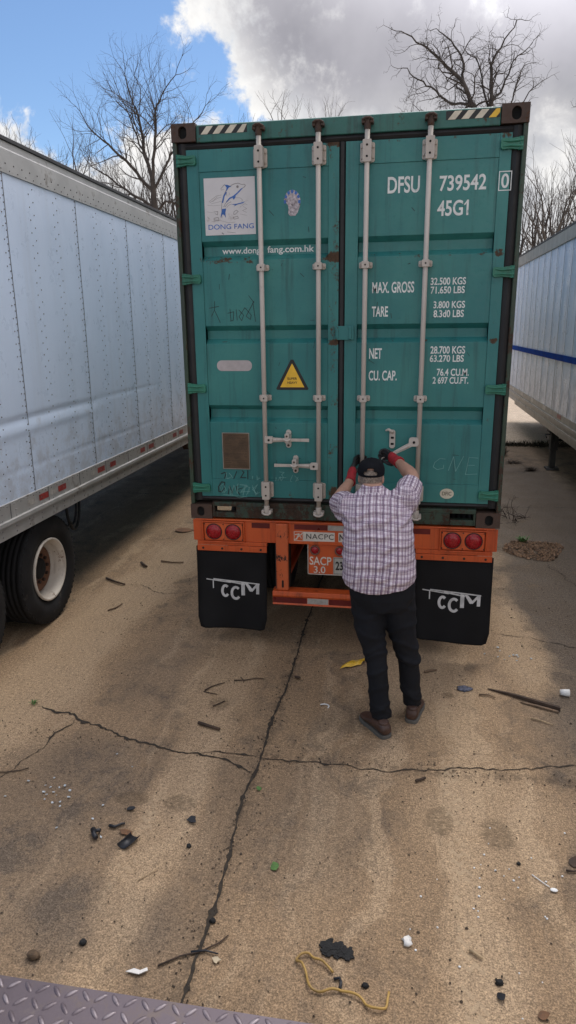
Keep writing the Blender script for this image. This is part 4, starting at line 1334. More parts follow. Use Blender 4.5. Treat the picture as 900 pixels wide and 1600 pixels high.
m.box(-.030, .05, Y0, Y1, .86, .9295); m.box(-.018, .05, Y0, 11.6, zl, .8595)
br = obj('bottom_rail', m, M_rail_far, rt, .004)
for yv in (6.6, 7.9, 9.2, 10.5, 11.8, 13.1):
    m = MB().box(-.0155, -.0125, yv, yv + .28, 1.075, 1.14); obj('reflective_tape', m, M_tape_old if yv < 7 else M_tape_white, br)
obj('side_wall', MB().box(2.58, 2.60, Y0, Y1, zl, zt - .02), M_skin_far, rt)
obj('roof', MB().box(.081, 2.579, Y0, Y1, zt - .04, zt), M_skin_far, rt)
obj('front_wall', MB().box(.061, 2.579, Y0 + .002, Y0 + .03, zl, zt - .041), M_skin_far, rt)
obj('rear_door', MB().box(.061, 2.579, Y1 - .05, Y1 - .002, zl, zt - .041), M_skin_far, rt)
obj('floor', MB().box(.051, 2.579, Y0 + .04, Y1 - .06, .95, 1.02), M_under, rt)
for s_ in (.10, 2.3):
    m = MB()
    m.box(s_ - .065, s_ + .065, 7.44, 7.58, .42, .79); m.box(s_ - .048, s_ + .048, 7.46, 7.56, .11, .4195)
    m.prism([(7.37, .073), (7.65, .073), (7.60, .108), (7.42, .108)], s_ - .11, s_ + .11, 'x')
    m.prism([(s_ - .05, .44), (s_ - .02, .44), (s_ + .05, .78), (s_ + .02, .78)], 7.42, 7.4395, 'y')
    m.box(s_ - .11, s_ + .11, 7.40, 7.62, .74, .9295 if s_ > 1 else .7895)
    obj('landing_leg', m, M_under, rt, .005)
m = MB().tube([(.15, 7.51, .6), (2.25, 7.51, .6)], .025, 8); m.tube([(.04, 7.5, .70), (-.06, 7.5, .70), (-.06, 7.36, .66)], .012, 6); obj('leg_shaft', m, M_under, rt)
for yw in (-.6, .65):
    for xc in (.21, 2.39): wheel(rt, (xc, yw, .50), -1 if xc < 1 else 1, rim_mat=M_rimdark, detail=False)
    m = MB().tube([(.2, yw, .50), (2.4, yw, .50)], .06, 8); obj('axle', m, M_under, rt)

# ================================================================ TREAD PLATE underfoot
M_plate = simple('painted_tread_plate', (.105, .082, .092), .42, metal=.25, var=.18, vs=3, dirt=(.15, .12, .11), dirt_amt=.04, dirt_scale=8, bump=.15, bs=120)
ZPL = 1.10
_n = N(M_plate.node_tree); _b = M_plate.node_tree.nodes['Principled BSDF']
_src = _b.inputs['Base Color'].links[0].from_socket
_P = _n.coord(); _z = _n.sep(_P)[2]
_w = _n.math('MULTIPLY', _n.rng(_z, ZPL + .0012, ZPL + .0028), _n.rng(_n.noise(_P, 9, 5, .7), .38, .62))
_c = _n.mix(_n.math('MULTIPLY', _w, .7), _src, (.30, .26, .27))
_d = _n.math('MULTIPLY', _n.rng(_z, ZPL + .0004, ZPL + .0012, 1, 0), _n.rng(_n.noise(_P, 14, 7, .7), .5, .66))
_n.put(_b.inputs['Base Color'], _n.mix(_n.math('MULTIPLY', _d, .6), _c, (.14, .105, .08)))
m = MB().box(-1.6, 1.35, -6.4, -4.028, ZPL - .06, ZPL)
px, py = .0375, .0375
for i in range(-44, 37):
    for j in range(0, 42):
        x = i * px; y = -4.046 - j * py
        if x < -1.58 or x > 1.33 or y < -5.6: continue
        a = R(45) if (i + j) % 2 else R(-45)
        ca, sa = math.cos(a), math.sin(a)
        L, wd, hh = .0185, .0062, .0028
        base = []; topv = []
        for t in range(10):
            q = 2 * PI * t / 10
            u = L * math.cos(q) ; v = wd * math.sin(q)
            base.append((x + u * ca - v * sa, y + u * sa + v * ca, ZPL + .0003))
            u *= .62; v *= .55
            topv.append((x + u * ca - v * sa, y + u * sa + v * ca, ZPL + hh))
        m.add(base + topv, [(t, (t + 1) % 10, 10 + (t + 1) % 10, 10 + t) for t in range(10)] + [tuple(range(10, 20))], True)
dp = thing('dock_ramp', 'purple-grey steel tread plate of a loading deck in the bottom left corner', 'ramp', (-.1, -5.2, 0), local=True)
dp.location = (0, 0, 0)
obj('tread_plate', m, M_plate, dp)
m = MB().box(-1.6, 1.35, -4.05, -4.034, .96, ZPL - .0605)
for lx in (-1.5, -.1, 1.25): m.box(lx - .06, lx + .06, -6.3, -4.06, .96, ZPL - .0605); m.box(lx - .05, lx + .05, -6.2, -6.08, 0, .9595); m.box(lx - .05, lx + .05, -4.5, -4.4, 0, .9595)
obj('deck_frame', m, M_under, dp)

# ================================================================ PERSON pulling the lever
M_skinp = simple('skin', (.42, .235, .165), .5, var=.12, vs=14, bump=.15, bs=90, bd=.002, dirt=(.40, .16, .11), dirt_scale=14, dirt_amt=-.02)
M_trouser = simple('black_trousers', (.0085, .0095, .013), .85, var=.35, vs=4, bump=.25, bs=120, bd=.002, spec=.25)
M_cap = simple('black_cap', (.007, .0075, .010), .9, spec=.15, var=.3, bump=.3, bs=260, bd=.001)
M_hair = simple('grey_hair', (.19, .15, .12), .6, var=.6, vs=90, bump=.5, bs=160, bd=.003)
M_glove_red = simple('red_knit', (.30, .014, .020), .85, var=.3, vs=40, bump=.5, bs=180, bd=.003)
M_glove_black = simple('black_glove_coating', (.012, .012, .013), .6, var=.5, vs=30, bump=.4, bs=70, bd=.004)
M_shoe = simple('brown_leather', (.062, .030, .020), .5, var=.4, vs=16, bump=.25, bs=60, bd=.003, dirt=(.11, .08, .055), dirt_scale=12, dirt_amt=-.02)
M_sole = simple('grey_sole', (.10, .095, .085), .8)

pr_ = thing('person', 'man in plaid shirt and black cap seen from behind, pulling the container door lever', 'person', (.46, -1.03, 0))


def ring(c, a, b, n=24, ex=2.3, tilt=0.0, yaw=0.0):
    """horizontal superellipse ring: half width a (x), half depth b (y)"""
    out = []
    for k in range(n):
        t = 2 * PI * k / n; ct, st = math.cos(t), math.sin(t)
        x = a * math.copysign(abs(ct) ** (2 / ex), ct); y = b * math.copysign(abs(st) ** (2 / ex), st)
        X = x * math.cos(yaw) - y * math.sin(yaw); Y = x * math.sin(yaw) + y * math.cos(yaw)
        out.append((c[0] + X, c[1] + Y, c[2] + tilt * y))
    return out


SHL, ELL, WRL = Vector((.150, -.885, 1.470)), Vector((.040, -.615, 1.435)), Vector((.104, -.315, 1.520))
SHR, ELR, WRR = Vector((.500, -.870, 1.535)), Vector((.552, -.620, 1.620)), Vector((.447, -.320, 1.662))
HEAD = Vector((.275, -.765, 1.664))
HS = .90


def bend(a, b, c, n=5):
    """smooth path through a bent limb"""
    out = []
    for i in range(n + 1): out.append(a.lerp(b, i / n))
    for i in range(1, n + 1): out.append(b.lerp(c, i / n))
    sm = [out[0]] + [(out[i - 1] + out[i] * 2 + out[i + 1]) / 4 for i in range(1, len(out) - 1)] + [out[-1]]
    return sm


# --- body: one continuous surface under the clothes
b = MB()
b.loft([ring((.375, -1.0, .90), .15, .11), ring((.37, -1.0, 1.0), .19, .14), ring((.355, -.985, 1.1), .20, .155), ring((.345, -.965, 1.25), .195, .15), ring((.335, -.935, 1.38), .19, .125),
        ring((.33, -.905, 1.47), .19, .10), ring((.315, -.87, 1.545), .12, .075), ring((.290, -.845, 1.585), .068, .062), ring((.285, -.83, 1.63), .060, .060)])
b.tube(bend(SHL, ELL, WRL), [.062, .060, .056, .052, .050, .047, .050, .048, .042, .036, .031], 14)
b.tube(bend(SHR, ELR, WRR), [.062, .060, .056, .052, .050, .047, .050, .048, .042, .036, .031], 14)
for sx in (0, 1):
    pts = [((.285, -.99, .95), (.295, -1.0, .72), (.345, -1.06, .48), (.365, -1.1, .3), (.39, -1.13, .09)), ((.465, -.975, .95), (.495, -.97, .72), (.54, -.955, .52), (.57, -.95, .3), (.590, -.935, .09))][sx]
    b.tube(pts, [.09, .078, .054, .048, .036], 14)
# head: skull, jaw, nose, ears, brow
b.loft([ring((HEAD.x + dx * HS, HEAD.y + dy * HS, HEAD.z + dz * HS), a * HS, d * HS, 24, 2.1) for dx, dy, dz, a, d in ((.004, -.012, -.105, .050, .058), (.002, .006, -.085, .058, .082), (0, .008, -.055, .070, .095), (0, .002, -.02, .077, .102), (0, -.002, .02, .080, .104), (0, -.006, .06, .074, .098), (0, -.008, .088, .055, .075), (0, -.01, .104, .028, .04))])
b.ball((HEAD.x, HEAD.y + .101, HEAD.z - .029), .014, .020, .020, 10)
b.ball((HEAD.x, HEAD.y + .090, HEAD.z - .063), .022, .012, .010, 10)
b.ball((HEAD.x, HEAD.y + .083, HEAD.z + .004), .05, .014, .010, 10)
for sx in (-1, 1): b.ball((HEAD.x + sx * .076, HEAD.y - .008, HEAD.z - .027), .011, .022, .034, 10)
body = obj('body', fuse(b, .0065, 4), M_skinp, pr_)
eb = MB()
for sx in (-1, 1): eb.ball((HEAD.x + sx * .032, HEAD.y + .085, HEAD.z - .011), .012, .010, .009, 10)
obj('eye', eb, simple('eye_white', (.6, .58, .55), .3, bump=0), pr_)


# --- shirt
def fold(p):
    v = 0.0
    x, y, z = p
    # long creases across the back and over the shoulder blades, plus finer crumple
    for (x0, z0, dx, dz, a, w, L) in ((.20, 1.455, .28, .055, .012, .016, .16), (.34, 1.43, .30, .10, .013, .018, .14), (.17, 1.385, .3, .035, .010, .016, .15), (.33, 1.345, .3, .05, .010, .016, .16), (.25, 1.27, .3, .02, .009, .017, .17),
                                     (.46, 1.28, .3, .10, .010, .016, .13), (.20, 1.17, .3, -.03, .009, .018, .14), (.40, 1.18, .3, .05, .010, .017, .14), (.3, 1.09, .3, .05, .010, .018, .15), (.48, 1.07, .3, .12, .010, .018, .10), (.52, 1.45, .2, .2, .012, .015, .08), (.14, 1.42, .2, -.12, .011, .014, .07)):
        L_ = math.hypot(dx, dz); ux, uz = dx / L_, dz / L_
        s = (x - x0) * ux + (z - z0) * uz; t = -(x - x0) * uz + (z - z0) * ux
        t += .012 * math.sin(s * 30 + x0 * 40)
        v += a * math.exp(-(t / w) ** 2) * math.exp(-(s / L) ** 2) - a * .7 * math.exp(-((t + w * 1.8) / w) ** 2) * math.exp(-(s / L) ** 2)
    q = Vector((x, y, z))
    v += .007 * mnoise.noise(Vector((x * 9, y * 9, z * 16))) + .0045 * mnoise.noise(Vector((x * 22 + z * 9, y * 22, z * 40 - x * 8)))
    return v


s_ = MB()
hem = [(x, y, z + .050 * (min(1, abs(x - .352) / .232)) ** 3 + (.012 if x > .352 else 0)) for x, y, z in ring((.352, -1.005, .975), .232, .178, 32, 2.5, -.05)]
s_.loft([hem, ring((.351, -1.0, 1.06), .240, .187, 32, 2.5), ring((.348, -.99, 1.10), .238, .188, 32, 2.5), ring((.343, -.972, 1.2), .230, .182, 32, 2.5), ring((.336, -.948, 1.32), .226, .166, 32, 2.5), ring((.331, -.918, 1.42), .224, .146, 32, 2.5),
         ring((.327, -.893, 1.49), .205, .122, 32, 2.4), ring((.318, -.872, 1.545), .158, .098, 32), ring((.302, -.858, 1.578), .105, .082, 32), ring((.291, -.85, 1.600), .074, .070, 32), ring((.287, -.842, 1.618), .068, .066, 32)])
SLL = SHL.lerp(ELL, .74); SLR = SHR.lerp(ELR, .66)
s_.tube([SHL + Vector((.06, .0, .0)), SHL, SHL.lerp(SLL, .5), SLL], [.085, .092, .090, .086], 20)
s_.tube([SHL + Vector((-.01, .02, -.05)), SHL.lerp(SLL, .6) + Vector((-.004, 0, -.045)), SLL + Vector((0, 0, -.035))], [.07, .07, .062], 16)
s_.tube([SHR + Vector((-.06, 0, -.02)), SHR, SHR.lerp(SLR, .5), SLR], [.086, .090, .086, .080], 20)
s_.tube([SHR + Vector((.01, .0, -.06)), SHR.lerp(SLR, .6) + Vector((.012, 0, -.055)), SLR + Vector((.012, 0, -.035))], [.068, .066, .058], 16)
sme = fuse(s_, .0075, 5, fold)
for a_ in ('pu', 'pv'): sme.attributes.new(a_, 'FLOAT', 'POINT')


def arm_coord(p, a, b_, ref):
    ax = (b_ - a).normalized(); d = p - a; t = d.dot(ax); w = d - ax * t
    u = ref - ax * ref.dot(ax); u.normalize(); v = ax.cross(u)
    return t, math.atan2(w.dot(v), w.dot(u)) * .09, w.length


for i, v in enumerate(sme.vertices):
    p = v.co
    tl, al, dl = arm_coord(p, SHL, SLL, Vector((-.3, -1, 0))); trr, ar, dr_ = arm_coord(p, SHR, SLR, Vector((.3, -1, 0)))
    c = Vector((.335, -.95)); ang = math.atan2(p.x - c.x, -(p.y - c.y) * 1.2)
    if tl > .015 and dl < .16 and p.x < .22: pu, pv = al + .3, tl
    elif trr > .015 and dr_ < .16 and p.x > .46: pu, pv = ar + .7, trr
    else:
        dx = p.x - .335
        pu = dx * 1.05 + math.copysign(max(0.0, abs(dx) - .15) * 1.5, dx) + (0.5 if p.y > -.93 else 0.0) + .008 * math.sin(p.z * 9)
        pv = p.z + .010 * math.sin(p.x * 14)
    sme.attributes['pu'].data[i].value = pu; sme.attributes['pv'].data[i].value = pv

m, n, bs = new_mat('plaid_cotton')
pu = n.node('ShaderNodeAttribute', attribute_name='pu').outputs['Fac']; pv = n.node('ShaderNodeAttribute', attribute_name='pv').outputs['Fac']
P = n.coord()
wob = n.math('MULTIPLY', n.math('SUBTRACT', n.noise(P, 14, 3), .5), .010)
pu = n.math('ADD', pu, wob); pv = n.math('ADD', pv, wob)


def band(q, period, centre, half, soft=.0012):
    f = n.math('MULTIPLY', n.math('FRACT', n.math('DIVIDE', n.math('ADD', q, 10.0), period)), period)
    d = n.math('ABSOLUTE', n.math('SUBTRACT', f, centre))
    return n.rng(d, half - soft, half + soft, 1.0, 0.0)


c = n.mix(n.rng(n.noise(P, 60, 4), .3, .7), (.58, .49, .56), (.74, .67, .72))
PER = .046
for q, w_ in ((pv, .62), (pu, 1.1)):
    c = n.mix(n.math('MULTIPLY', band(q, PER, .012, .0065), .65 * w_), c, (.20, .12, .19))
    c = n.mix(n.math('MULTIPLY', band(q, PER, .008, .0016), .85 * w_), c, (.045, .03, .065))
    c = n.mix(n.math('MULTIPLY', band(q, PER, .017, .0013), .75 * w_), c, (.075, .05, .10))
    c = n.mix(n.math('MULTIPLY', band(q, PER, .041, .0050), .40 * w_), c, (.25, .16, .22))
    c = n.mix(n.math('MULTIPLY', band(q, PER, .036, .0011), .7 * w_), c, (.13, .05, .07))
    c = n.mix(n.math('MULTIPLY', band(q, PER, .047, .0011), .7 * w_), c, (.06, .045, .09))
    c = n.mix(n.math('MULTIPLY', band(q, PER, .0275, .0010), .5 * w_), c, (.75, .73, .75))
n.put(bs.inputs['Base Color'], c); bs.inputs['Roughness'].default_value = .85; bs.inputs['Specular IOR Level'].default_value = .2
n.put(bs.inputs['Normal'], n.bump(n.math('ADD', n.noise(n.scale(P, 1, 1, 1.8), 26, 5, .6), n.math('MULTIPLY', n.noise(P, 400, 2), .15)), .55, .014))
shirt = obj('shirt', sme, m, pr_)

# --- trousers
t_ = MB()
t_.loft([ring((.375, -1.0, .84), .17, .13, 28, 2.4), ring((.372, -1.0, .93), .212, .158, 28, 2.4), ring((.368, -.998, 1.0), .215, .162, 28, 2.4), ring((.36, -.99, 1.10), .205, .155, 28, 2.4)])
t_.tube([(.285, -.995, .93), (.288, -1.0, .80), (.305, -1.02, .66), (.348, -1.06, .48), (.368, -1.095, .30), (.384, -1.12, .16), (.392, -1.13, .095)], [.125, .112, .094, .071, .066, .063, .066], 20)
t_.tube([(.465, -.985, .93), (.480, -.975, .80), (.505, -.965, .67), (.545, -.955, .52), (.572, -.945, .32), (.588, -.937, .17), (.592, -.933, .10)], [.125, .112, .096, .076, .067, .061, .062], 20)


def tfold(p):
    v = 0.0
    for zc, ph, a in ((.70, 0, .006), (.58, 1.3, .007), (.50, 2.2, .008), (.44, .4, .006), (.26, 2.0, .005), (.17, .6, .008), (.12, 3, .006), (.83, 1, .005)):
        t = p.z - zc - .05 * math.sin((p.x) * 14 + ph) - .02 * math.sin(p.y * 20)
        v += a * math.exp(-(t / .018) ** 2)
    return v * 1.25 + .008 * mnoise.noise(Vector((p.x * 11, p.y * 11, p.z * 7))) + .002 * mnoise.noise(Vector((p.x * 30, p.y * 30, p.z * 30)))


obj('trousers', fuse(t_, .008, 4, tfold), M_trouser, pr_)


# --- shoes
def shoe(heel, toe):
    heel = Vector((*heel, 0)); toe = Vector((*toe, 0)); d = (toe - heel); L = d.length; d.normalize(); s = Vector((-d.y, d.x, 0))
    rings = []
    for t, w, h, z0 in ((.0, .026, .070, .028), (.05, .036, .095, .022), (.16, .041, .108, .022), (.30, .041, .105, .022), (.42, .041, .090, .022), (.55, .045, .074, .022), (.70, .051, .062, .022), (.84, .048, .052, .022), (.94, .036, .045, .022), (.99, .018, .036, .024)):
        r_ = []
        for k in range(20):
            a = 2 * PI * k / 20; x = w * math.copysign(abs(math.cos(a)) ** .8, math.cos(a)); z = (h - z0) / 2 * math.copysign(abs(math.sin(a)) ** .8, math.sin(a))
            r_.append(heel + d * (t * L) + s * (x * 1.12) + Vector((0, 0, (h + z0) / 2 + z)))
        rings.append(r_)
    m = MB().loft(rings)
    m.tube([heel + d * (.17 * L) + Vector((0, 0, .07)), heel + d * (.17 * L) + Vector((0, 0, .12))], [.042, .040], 16)
    sh = obj('shoe', evaluated(m.mesh('shoe'), [('SUBSURF', dict(levels=1))]), M_shoe, pr_)
    out = []
    for t, w in ((-.005, .0), (-.004, .018), (.02, .032), (.08, .040), (.2, .045), (.4, .045), (.55, .048), (.7, .055), (.84, .052), (.94, .040), (1.0, .020), (1.005, .0)): out.append((t, w))
    pl_ = [heel + d * (t * L) + s * (w * 1.1) for t, w in out] + [heel + d * (t * L) - s * (w * 1.1) for t, w in out[-2:0:-1]]
    m = MB().prism([(p.x, p.y) for p in pl_], .0, .026, 'z')
    obj('sole', m, M_sole, sh, .003)


shoe((.438, -1.235), (.262, -.985)); shoe((.588, -1.035), (.640, -.745))

# --- gloves: palm, four unequal bent fingers and a thumb, red knit back and cuff


def glove(wr, pdir, side, up, fingers, thumb, label):
    """wr wrist, pdir direction of the palm, fingers = list of joint paths"""
    g_ = MB()
    kn = wr + pdir * .105
    rr = []
    for t, w, h in ((.02, .030, .024), (.045, .036, .026), (.075, .044, .026), (.105, .045, .022)):
        c_ = wr + pdir * t; r_ = []
        for k in range(18):
            a = 2 * PI * k / 18; r_.append(c_ + up * (w * math.cos(a)) + side * (h * math.sin(a)))
        rr.append(r_)
    g_.loft(rr)
    for path, r0 in fingers:
        g_.tube([kn - pdir * .03 + (path[0] - kn) * .6] + path, [r0 * 1.15] + [r0 * (1.08 - .09 * i) for i in range(len(path))], 10)
        g_.ball(path[-1], r0 * .82, n=8)
    g_.tube(thumb, [.017, .0155, .0135, .011], 10); g_.ball(thumb[-1], .011, n=8)
    gl_ = obj('glove', fuse(g_, .0036, 3), M_glove_black, pr_, label=label)
    c_ = MB(); rr = []
    for t, w, h in ((-.065, .042, .038), (-.060, .045, .041), (-.03, .042, .037), (.0, .039, .033), (.02, .041, .033), (.045, .044, .0335), (.07, .044, .030), (.083, .038, .022)):
        q = wr + pdir * t; r_ = []
        for k in range(20):
            a = 2 * PI * k / 20; r_.append(q + up * (w * math.cos(a) * (1 + .03 * math.sin(5 * a + t * 90))) + side * (h * math.sin(a)))
        rr.append(r_)
    c_.loft(rr); obj('cuff', c_, M_glove_red, gl_)


# right hand on the lever end (lever end at LV1, running down-left)
pd = (Vector((.372, -.175, 1.682)) - WRR).normalized()
wr = WRR + pd * .045
upv = Vector((-.25, .1, .95)); upv = (upv - pd * upv.dot(pd)).normalized(); sd_ = pd.cross(upv).normalized()
kn = wr + pd * .105
F = []
for k, (o, L, r0) in enumerate(((.036, .95, .0112), (.013, 1.05, .0118), (-.011, 1.0, .0112), (-.033, .8, .0098))):
    a = kn + upv * o
    F.append(([a, a + Vector((-.030, .022, .010)) * L, a + Vector((-.058, .036, .004)) * L, a + Vector((-.074, .026, -.014)) * L, a + Vector((-.066, .004, -.026)) * L], r0))
T = [wr + pd * .035 - upv * .030, wr + pd * .06 - upv * .052 + Vector((-.008, .0, 0)), wr + pd * .085 - upv * .052 + Vector((-.028, .0, 0)), wr + pd * .10 - upv * .038 + Vector((-.048, .0, .0))]
glove(wr, pd, sd_, upv, F, T, None)
# left hand round the third bar (x .170, y -.052)
pd = (Vector((.112, -.165, 1.598)) - WRL).normalized()
wr = WRL + pd * .035
upv = Vector((.15, -.35, .9)); upv = (upv - pd * upv.dot(pd)).normalized(); sd_ = pd.cross(upv).normalized()
kn = wr + pd * .105
F = []
for k, (o, L, r0) in enumerate(((.036, .95, .0112), (.013, 1.05, .0118), (-.011, 1.0, .0112), (-.033, .82, .0098))):
    a = kn + upv * o
    b0 = Vector((.118, -.085, a.z + .026)); b1 = Vector((.136, -.030, a.z + .034)); b2 = Vector((.176, -.018, a.z + .030)); b3 = Vector((.200, -.040, a.z + .024))
    F.append(([a, a.lerp(b0, L * .95), b1.lerp(a, .06 * (1 - L) + .02), b2, b3.lerp(b2, max(0, 1 - L) * .8)], r0))
T = [wr + pd * .035 - upv * .028, Vector((.128, -.155, kn.z - .035)), Vector((.162, -.118, kn.z - .015)), Vector((.190, -.094, kn.z - .004))]
glove(wr, pd, sd_, upv, F, T, None)

# --- cap with strap opening at the back, and hair below it
c_ = MB(); cc = HEAD + Vector((0, -.004, 0))
rr = []
nseg = 48
prof = ((-.006, .093, .116), (.012, .095, .118), (.035, .0945, .117), (.058, .090, .112), (.080, .079, .099), (.096, .061, .077), (.107, .038, .048), (.112, .012, .015))
prof = tuple((dz * HS, a * HS, d * HS) for dz, a, d in prof)
for dz, a, d in prof:
    r_ = []
    for k in range(nseg):
        t = 2 * PI * k / nseg
        x, y = a * math.cos(t), d * math.sin(t)
        # the opening: lift the lower edge at the back (t = -90 deg)
        lift = 0
        dt = abs((t - 1.5 * PI + PI) % (2 * PI) - PI)
        r_.append((cc.x + x, cc.y + y - .03 * max(0, dz) * 0, cc.z + dz + .010 + .10 * 0 * y))
    rr.append(r_)
# skip the faces inside the half-moon opening
n_ = nseg; vs = [p for r_ in rr for p in r_]; fs = []
for i in range(len(rr) - 1):
    for k in range(n_):
        t = 2 * PI * (k + .5) / n_; dt = abs((t - 1.5 * PI + PI) % (2 * PI) - PI)
        zz = (prof[i][0] + prof[i + 1][0]) / 2
        if i >= 1 and dt < .52 and ((dt / .52) ** 2 + ((zz - .009) / .038) ** 2) < 1.0: continue
        fs.append((i * n_ + k, i * n_ + (k + 1) % n_, (i + 1) * n_ + (k + 1) % n_, (i + 1) * n_ + k))
c_.add(vs, fs, True); c_.f.append([(len(rr) - 1) * n_ + k for k in range(n_)])
c_.ball((cc.x, cc.y, cc.z + .111), .009, .009, .006, 8)
me = evaluated(c_.mesh('cap'), [('SOLIDIFY', dict(thickness=.0035, offset=1.0)), ('SUBSURF', dict(levels=1))])
cap = obj('cap', me, M_cap, pr_)
v_ = MB(); rr = []
for q, dz, wd_ in ((.100, .008, .082), (.135, .004, .078), (.165, -.006, .066), (.185, -.016, .042)):
    wd_ *= HS; q *= HS
    rr.append([(cc.x + wd_ * math.sin(t * PI / 12), cc.y + q * (.55 + .45 * math.cos(t * PI / 12)) + .02, cc.z + .004 + dz - .012 * abs(math.sin(t * PI / 12))) for t in range(-6, 7)])
k_ = 13; vs = [p for r_ in rr for p in r_]; fs = [(i * k_ + j, i * k_ + j + 1, (i + 1) * k_ + j + 1, (i + 1) * k_ + j) for i in range(3) for j in range(12)]
me = evaluated(MB().add(vs, fs, True).mesh('visor'), [('SOLIDIFY', dict(thickness=.004))]); obj('visor', me, M_cap, cap)
h_ = MB()
h_.loft([ring((cc.x + dx, cc.y + dy, cc.z + dz * HS), a * HS, d * HS, 30, 2.1) for dx, dy, dz, a, d in ((.002, -.020, -.070, .064, .082), (.001, -.014, -.055, .078, .098), (0, -.010, -.03, .084, .106), (0, -.006, .0, .086, .110), (0, -.006, .03, .085, .108), (0, -.008, .055, .074, .095))])
me = h_.mesh('hair')
for v in me.vertices:
    v.co += Vector((1, 1, .3)) * .004 * mnoise.noise(v.co * 55)
    if v.co.y > cc.y + .05: v.co.y = cc.y + .05
obj('hair', me, M_hair, pr_)

# ================================================================ TREES (leafless)
M_bark = simple('grey_bark', (.060, .050, .043), .9, var=.45, vs=3, bump=.4, bs=12, bd=.03)
M_twig = simple('bare_twigs', (.062, .050, .042), .9, var=.3, bump=0)
M_bark_pale = simple('pale_bark', (.10, .085, .072), .9, var=.35, vs=3, bump=0)
M_twig_pale = simple('pale_twigs', (.095, .080, .068), .9, var=.3, bump=0)


class Tree:
    def __init__(s, seed, gnarl=.12, up=.04, minr=.006, droop=0.0, split=(2, 3), ang=(22, 48), decay=.72, taper=.62, side=.55):
        s.r = random.Random(seed); s.gnarl = gnarl; s.up = up; s.minr = minr; s.split = split; s.ang = ang; s.decay = decay; s.taper = taper; s.side = side
        s.trunk = MB(); s.twig = MB(); s.count = 0

    def grow(s, p, d, L, rad, lev):
        r = s.r; n = max(3, min(9, int(L / .32)))
        pts = [p.copy()]; rads = [rad]; dirs = [d.copy()]
        for i in range(n):
            k = s.gnarl * (1.0 + .25 * lev)
            d = (d + Vector((r.gauss(0, k), r.gauss(0, k), r.gauss(0, k) + s.up))).normalized()
            p = p + d * (L / n)
            pts.append(p.copy()); rads.append(rad * (1 - (1 - s.taper) * (i + 1) / n)); dirs.append(d.copy())
        (s.trunk if rad > .05 else s.twig).tube(pts, rads, 7 if rad > .06 else (4 if rad > .018 else 3), True, False)
        s.count += 1
        er = rads[-1]
        if lev >= 7 or er < s.minr: return
        # side shoots along the way
        if lev >= 1:
            for i in range(1, n):
                if r.random() < s.side * (.55 if lev < 2 else .8):
                    ax = dirs[i].orthogonal().normalized(); ax.rotate(Matrix.Rotation(r.uniform(0, 2 * PI), 3, dirs[i]))
                    nd = (dirs[i] * math.cos(R(r.uniform(35, 65))) + ax * math.sin(R(r.uniform(35, 65)))).normalized()
                    rr = rads[i] * r.uniform(.32, .52)
                    if rr > s.minr * .8: s.grow(pts[i], nd, L * r.uniform(.35, .62), rr, max(lev + 1, 3))
        m = r.randint(*s.split) if lev < 5 else 2
        base = r.uniform(0, 2 * PI)
        ax0 = d.orthogonal().normalized()
        for k in range(m):
            a = R(r.uniform(*s.ang)) * (1 if k else .55)
            ax = ax0.copy(); ax.rotate(Matrix.Rotation(base + 2 * PI * k / m + r.uniform(-.5, .5), 3, d))
            nd = (d * math.cos(a) + ax * math.sin(a)).normalized()
            s.grow(p, nd, L * s.decay * r.uniform(.78, 1.12), er * (r.uniform(.78, .92) if k == 0 else r.uniform(.55, .8)), lev + 1)


def plant_tree(name, t, loc, label, mats, group=None, rz=0.0):
    o = thing(name, label, 'tree', loc, (0, 0, rz), group, local=True)
    tk = obj('trunk', t.trunk, mats[0], o); obj('crown', t.twig, mats[1], o)
    return o


def dup(root, loc, rz, sc, label=None):
    r_ = root.copy(); COL.objects.link(r_); r_.location = loc; r_.rotation_euler = (0, 0, rz); r_.scale = sc
    ROOTS[r_.name] = Vector((0, 0, 0))
    if label: r_['label'] = label
    for c in root.children:
        d = c.copy(); COL.objects.link(d); d.parent = r_
        for e in c.children:
            f = e.copy(); COL.objects.link(f); f.parent = d
    return r_


def limb(t, path, r0, r1, shoots, ln, lev=3):
    """a hand-led bough: a bent tube with shoots growing off it"""
    P = [Vector(q) for q in path]; out = []
    for a, b in zip(P, P[1:]):
        for i in range(4): out.append(a.lerp(b, i / 4) + Vector([t.r.gauss(0, .035) for _ in range(3)]) * (1 if i else .2))
    out.append(P[-1])
    n = len(out); rads = [r0 + (r1 - r0) * i / (n - 1) for i in range(n)]
    t.trunk.tube(out, rads, 7, True, False)
    for i in list(range(2, n)) + list(range(3, n)):
        if t.r.random() < shoots:
            d = (out[i] - out[i - 1]).normalized(); ax = d.orthogonal().normalized(); ax.rotate(Matrix.Rotation(t.r.uniform(0, 2 * PI), 3, d))
            a = R(t.r.uniform(30, 60)); t.grow(out[i], (d * math.cos(a) + ax * math.sin(a)).normalized(), ln * t.r.uniform(.6, 1.15), max(rads[i] * .42, .017), lev)
    t.grow(out[-1], (out[-1] - out[-2]).normalized(), ln, r1, lev)


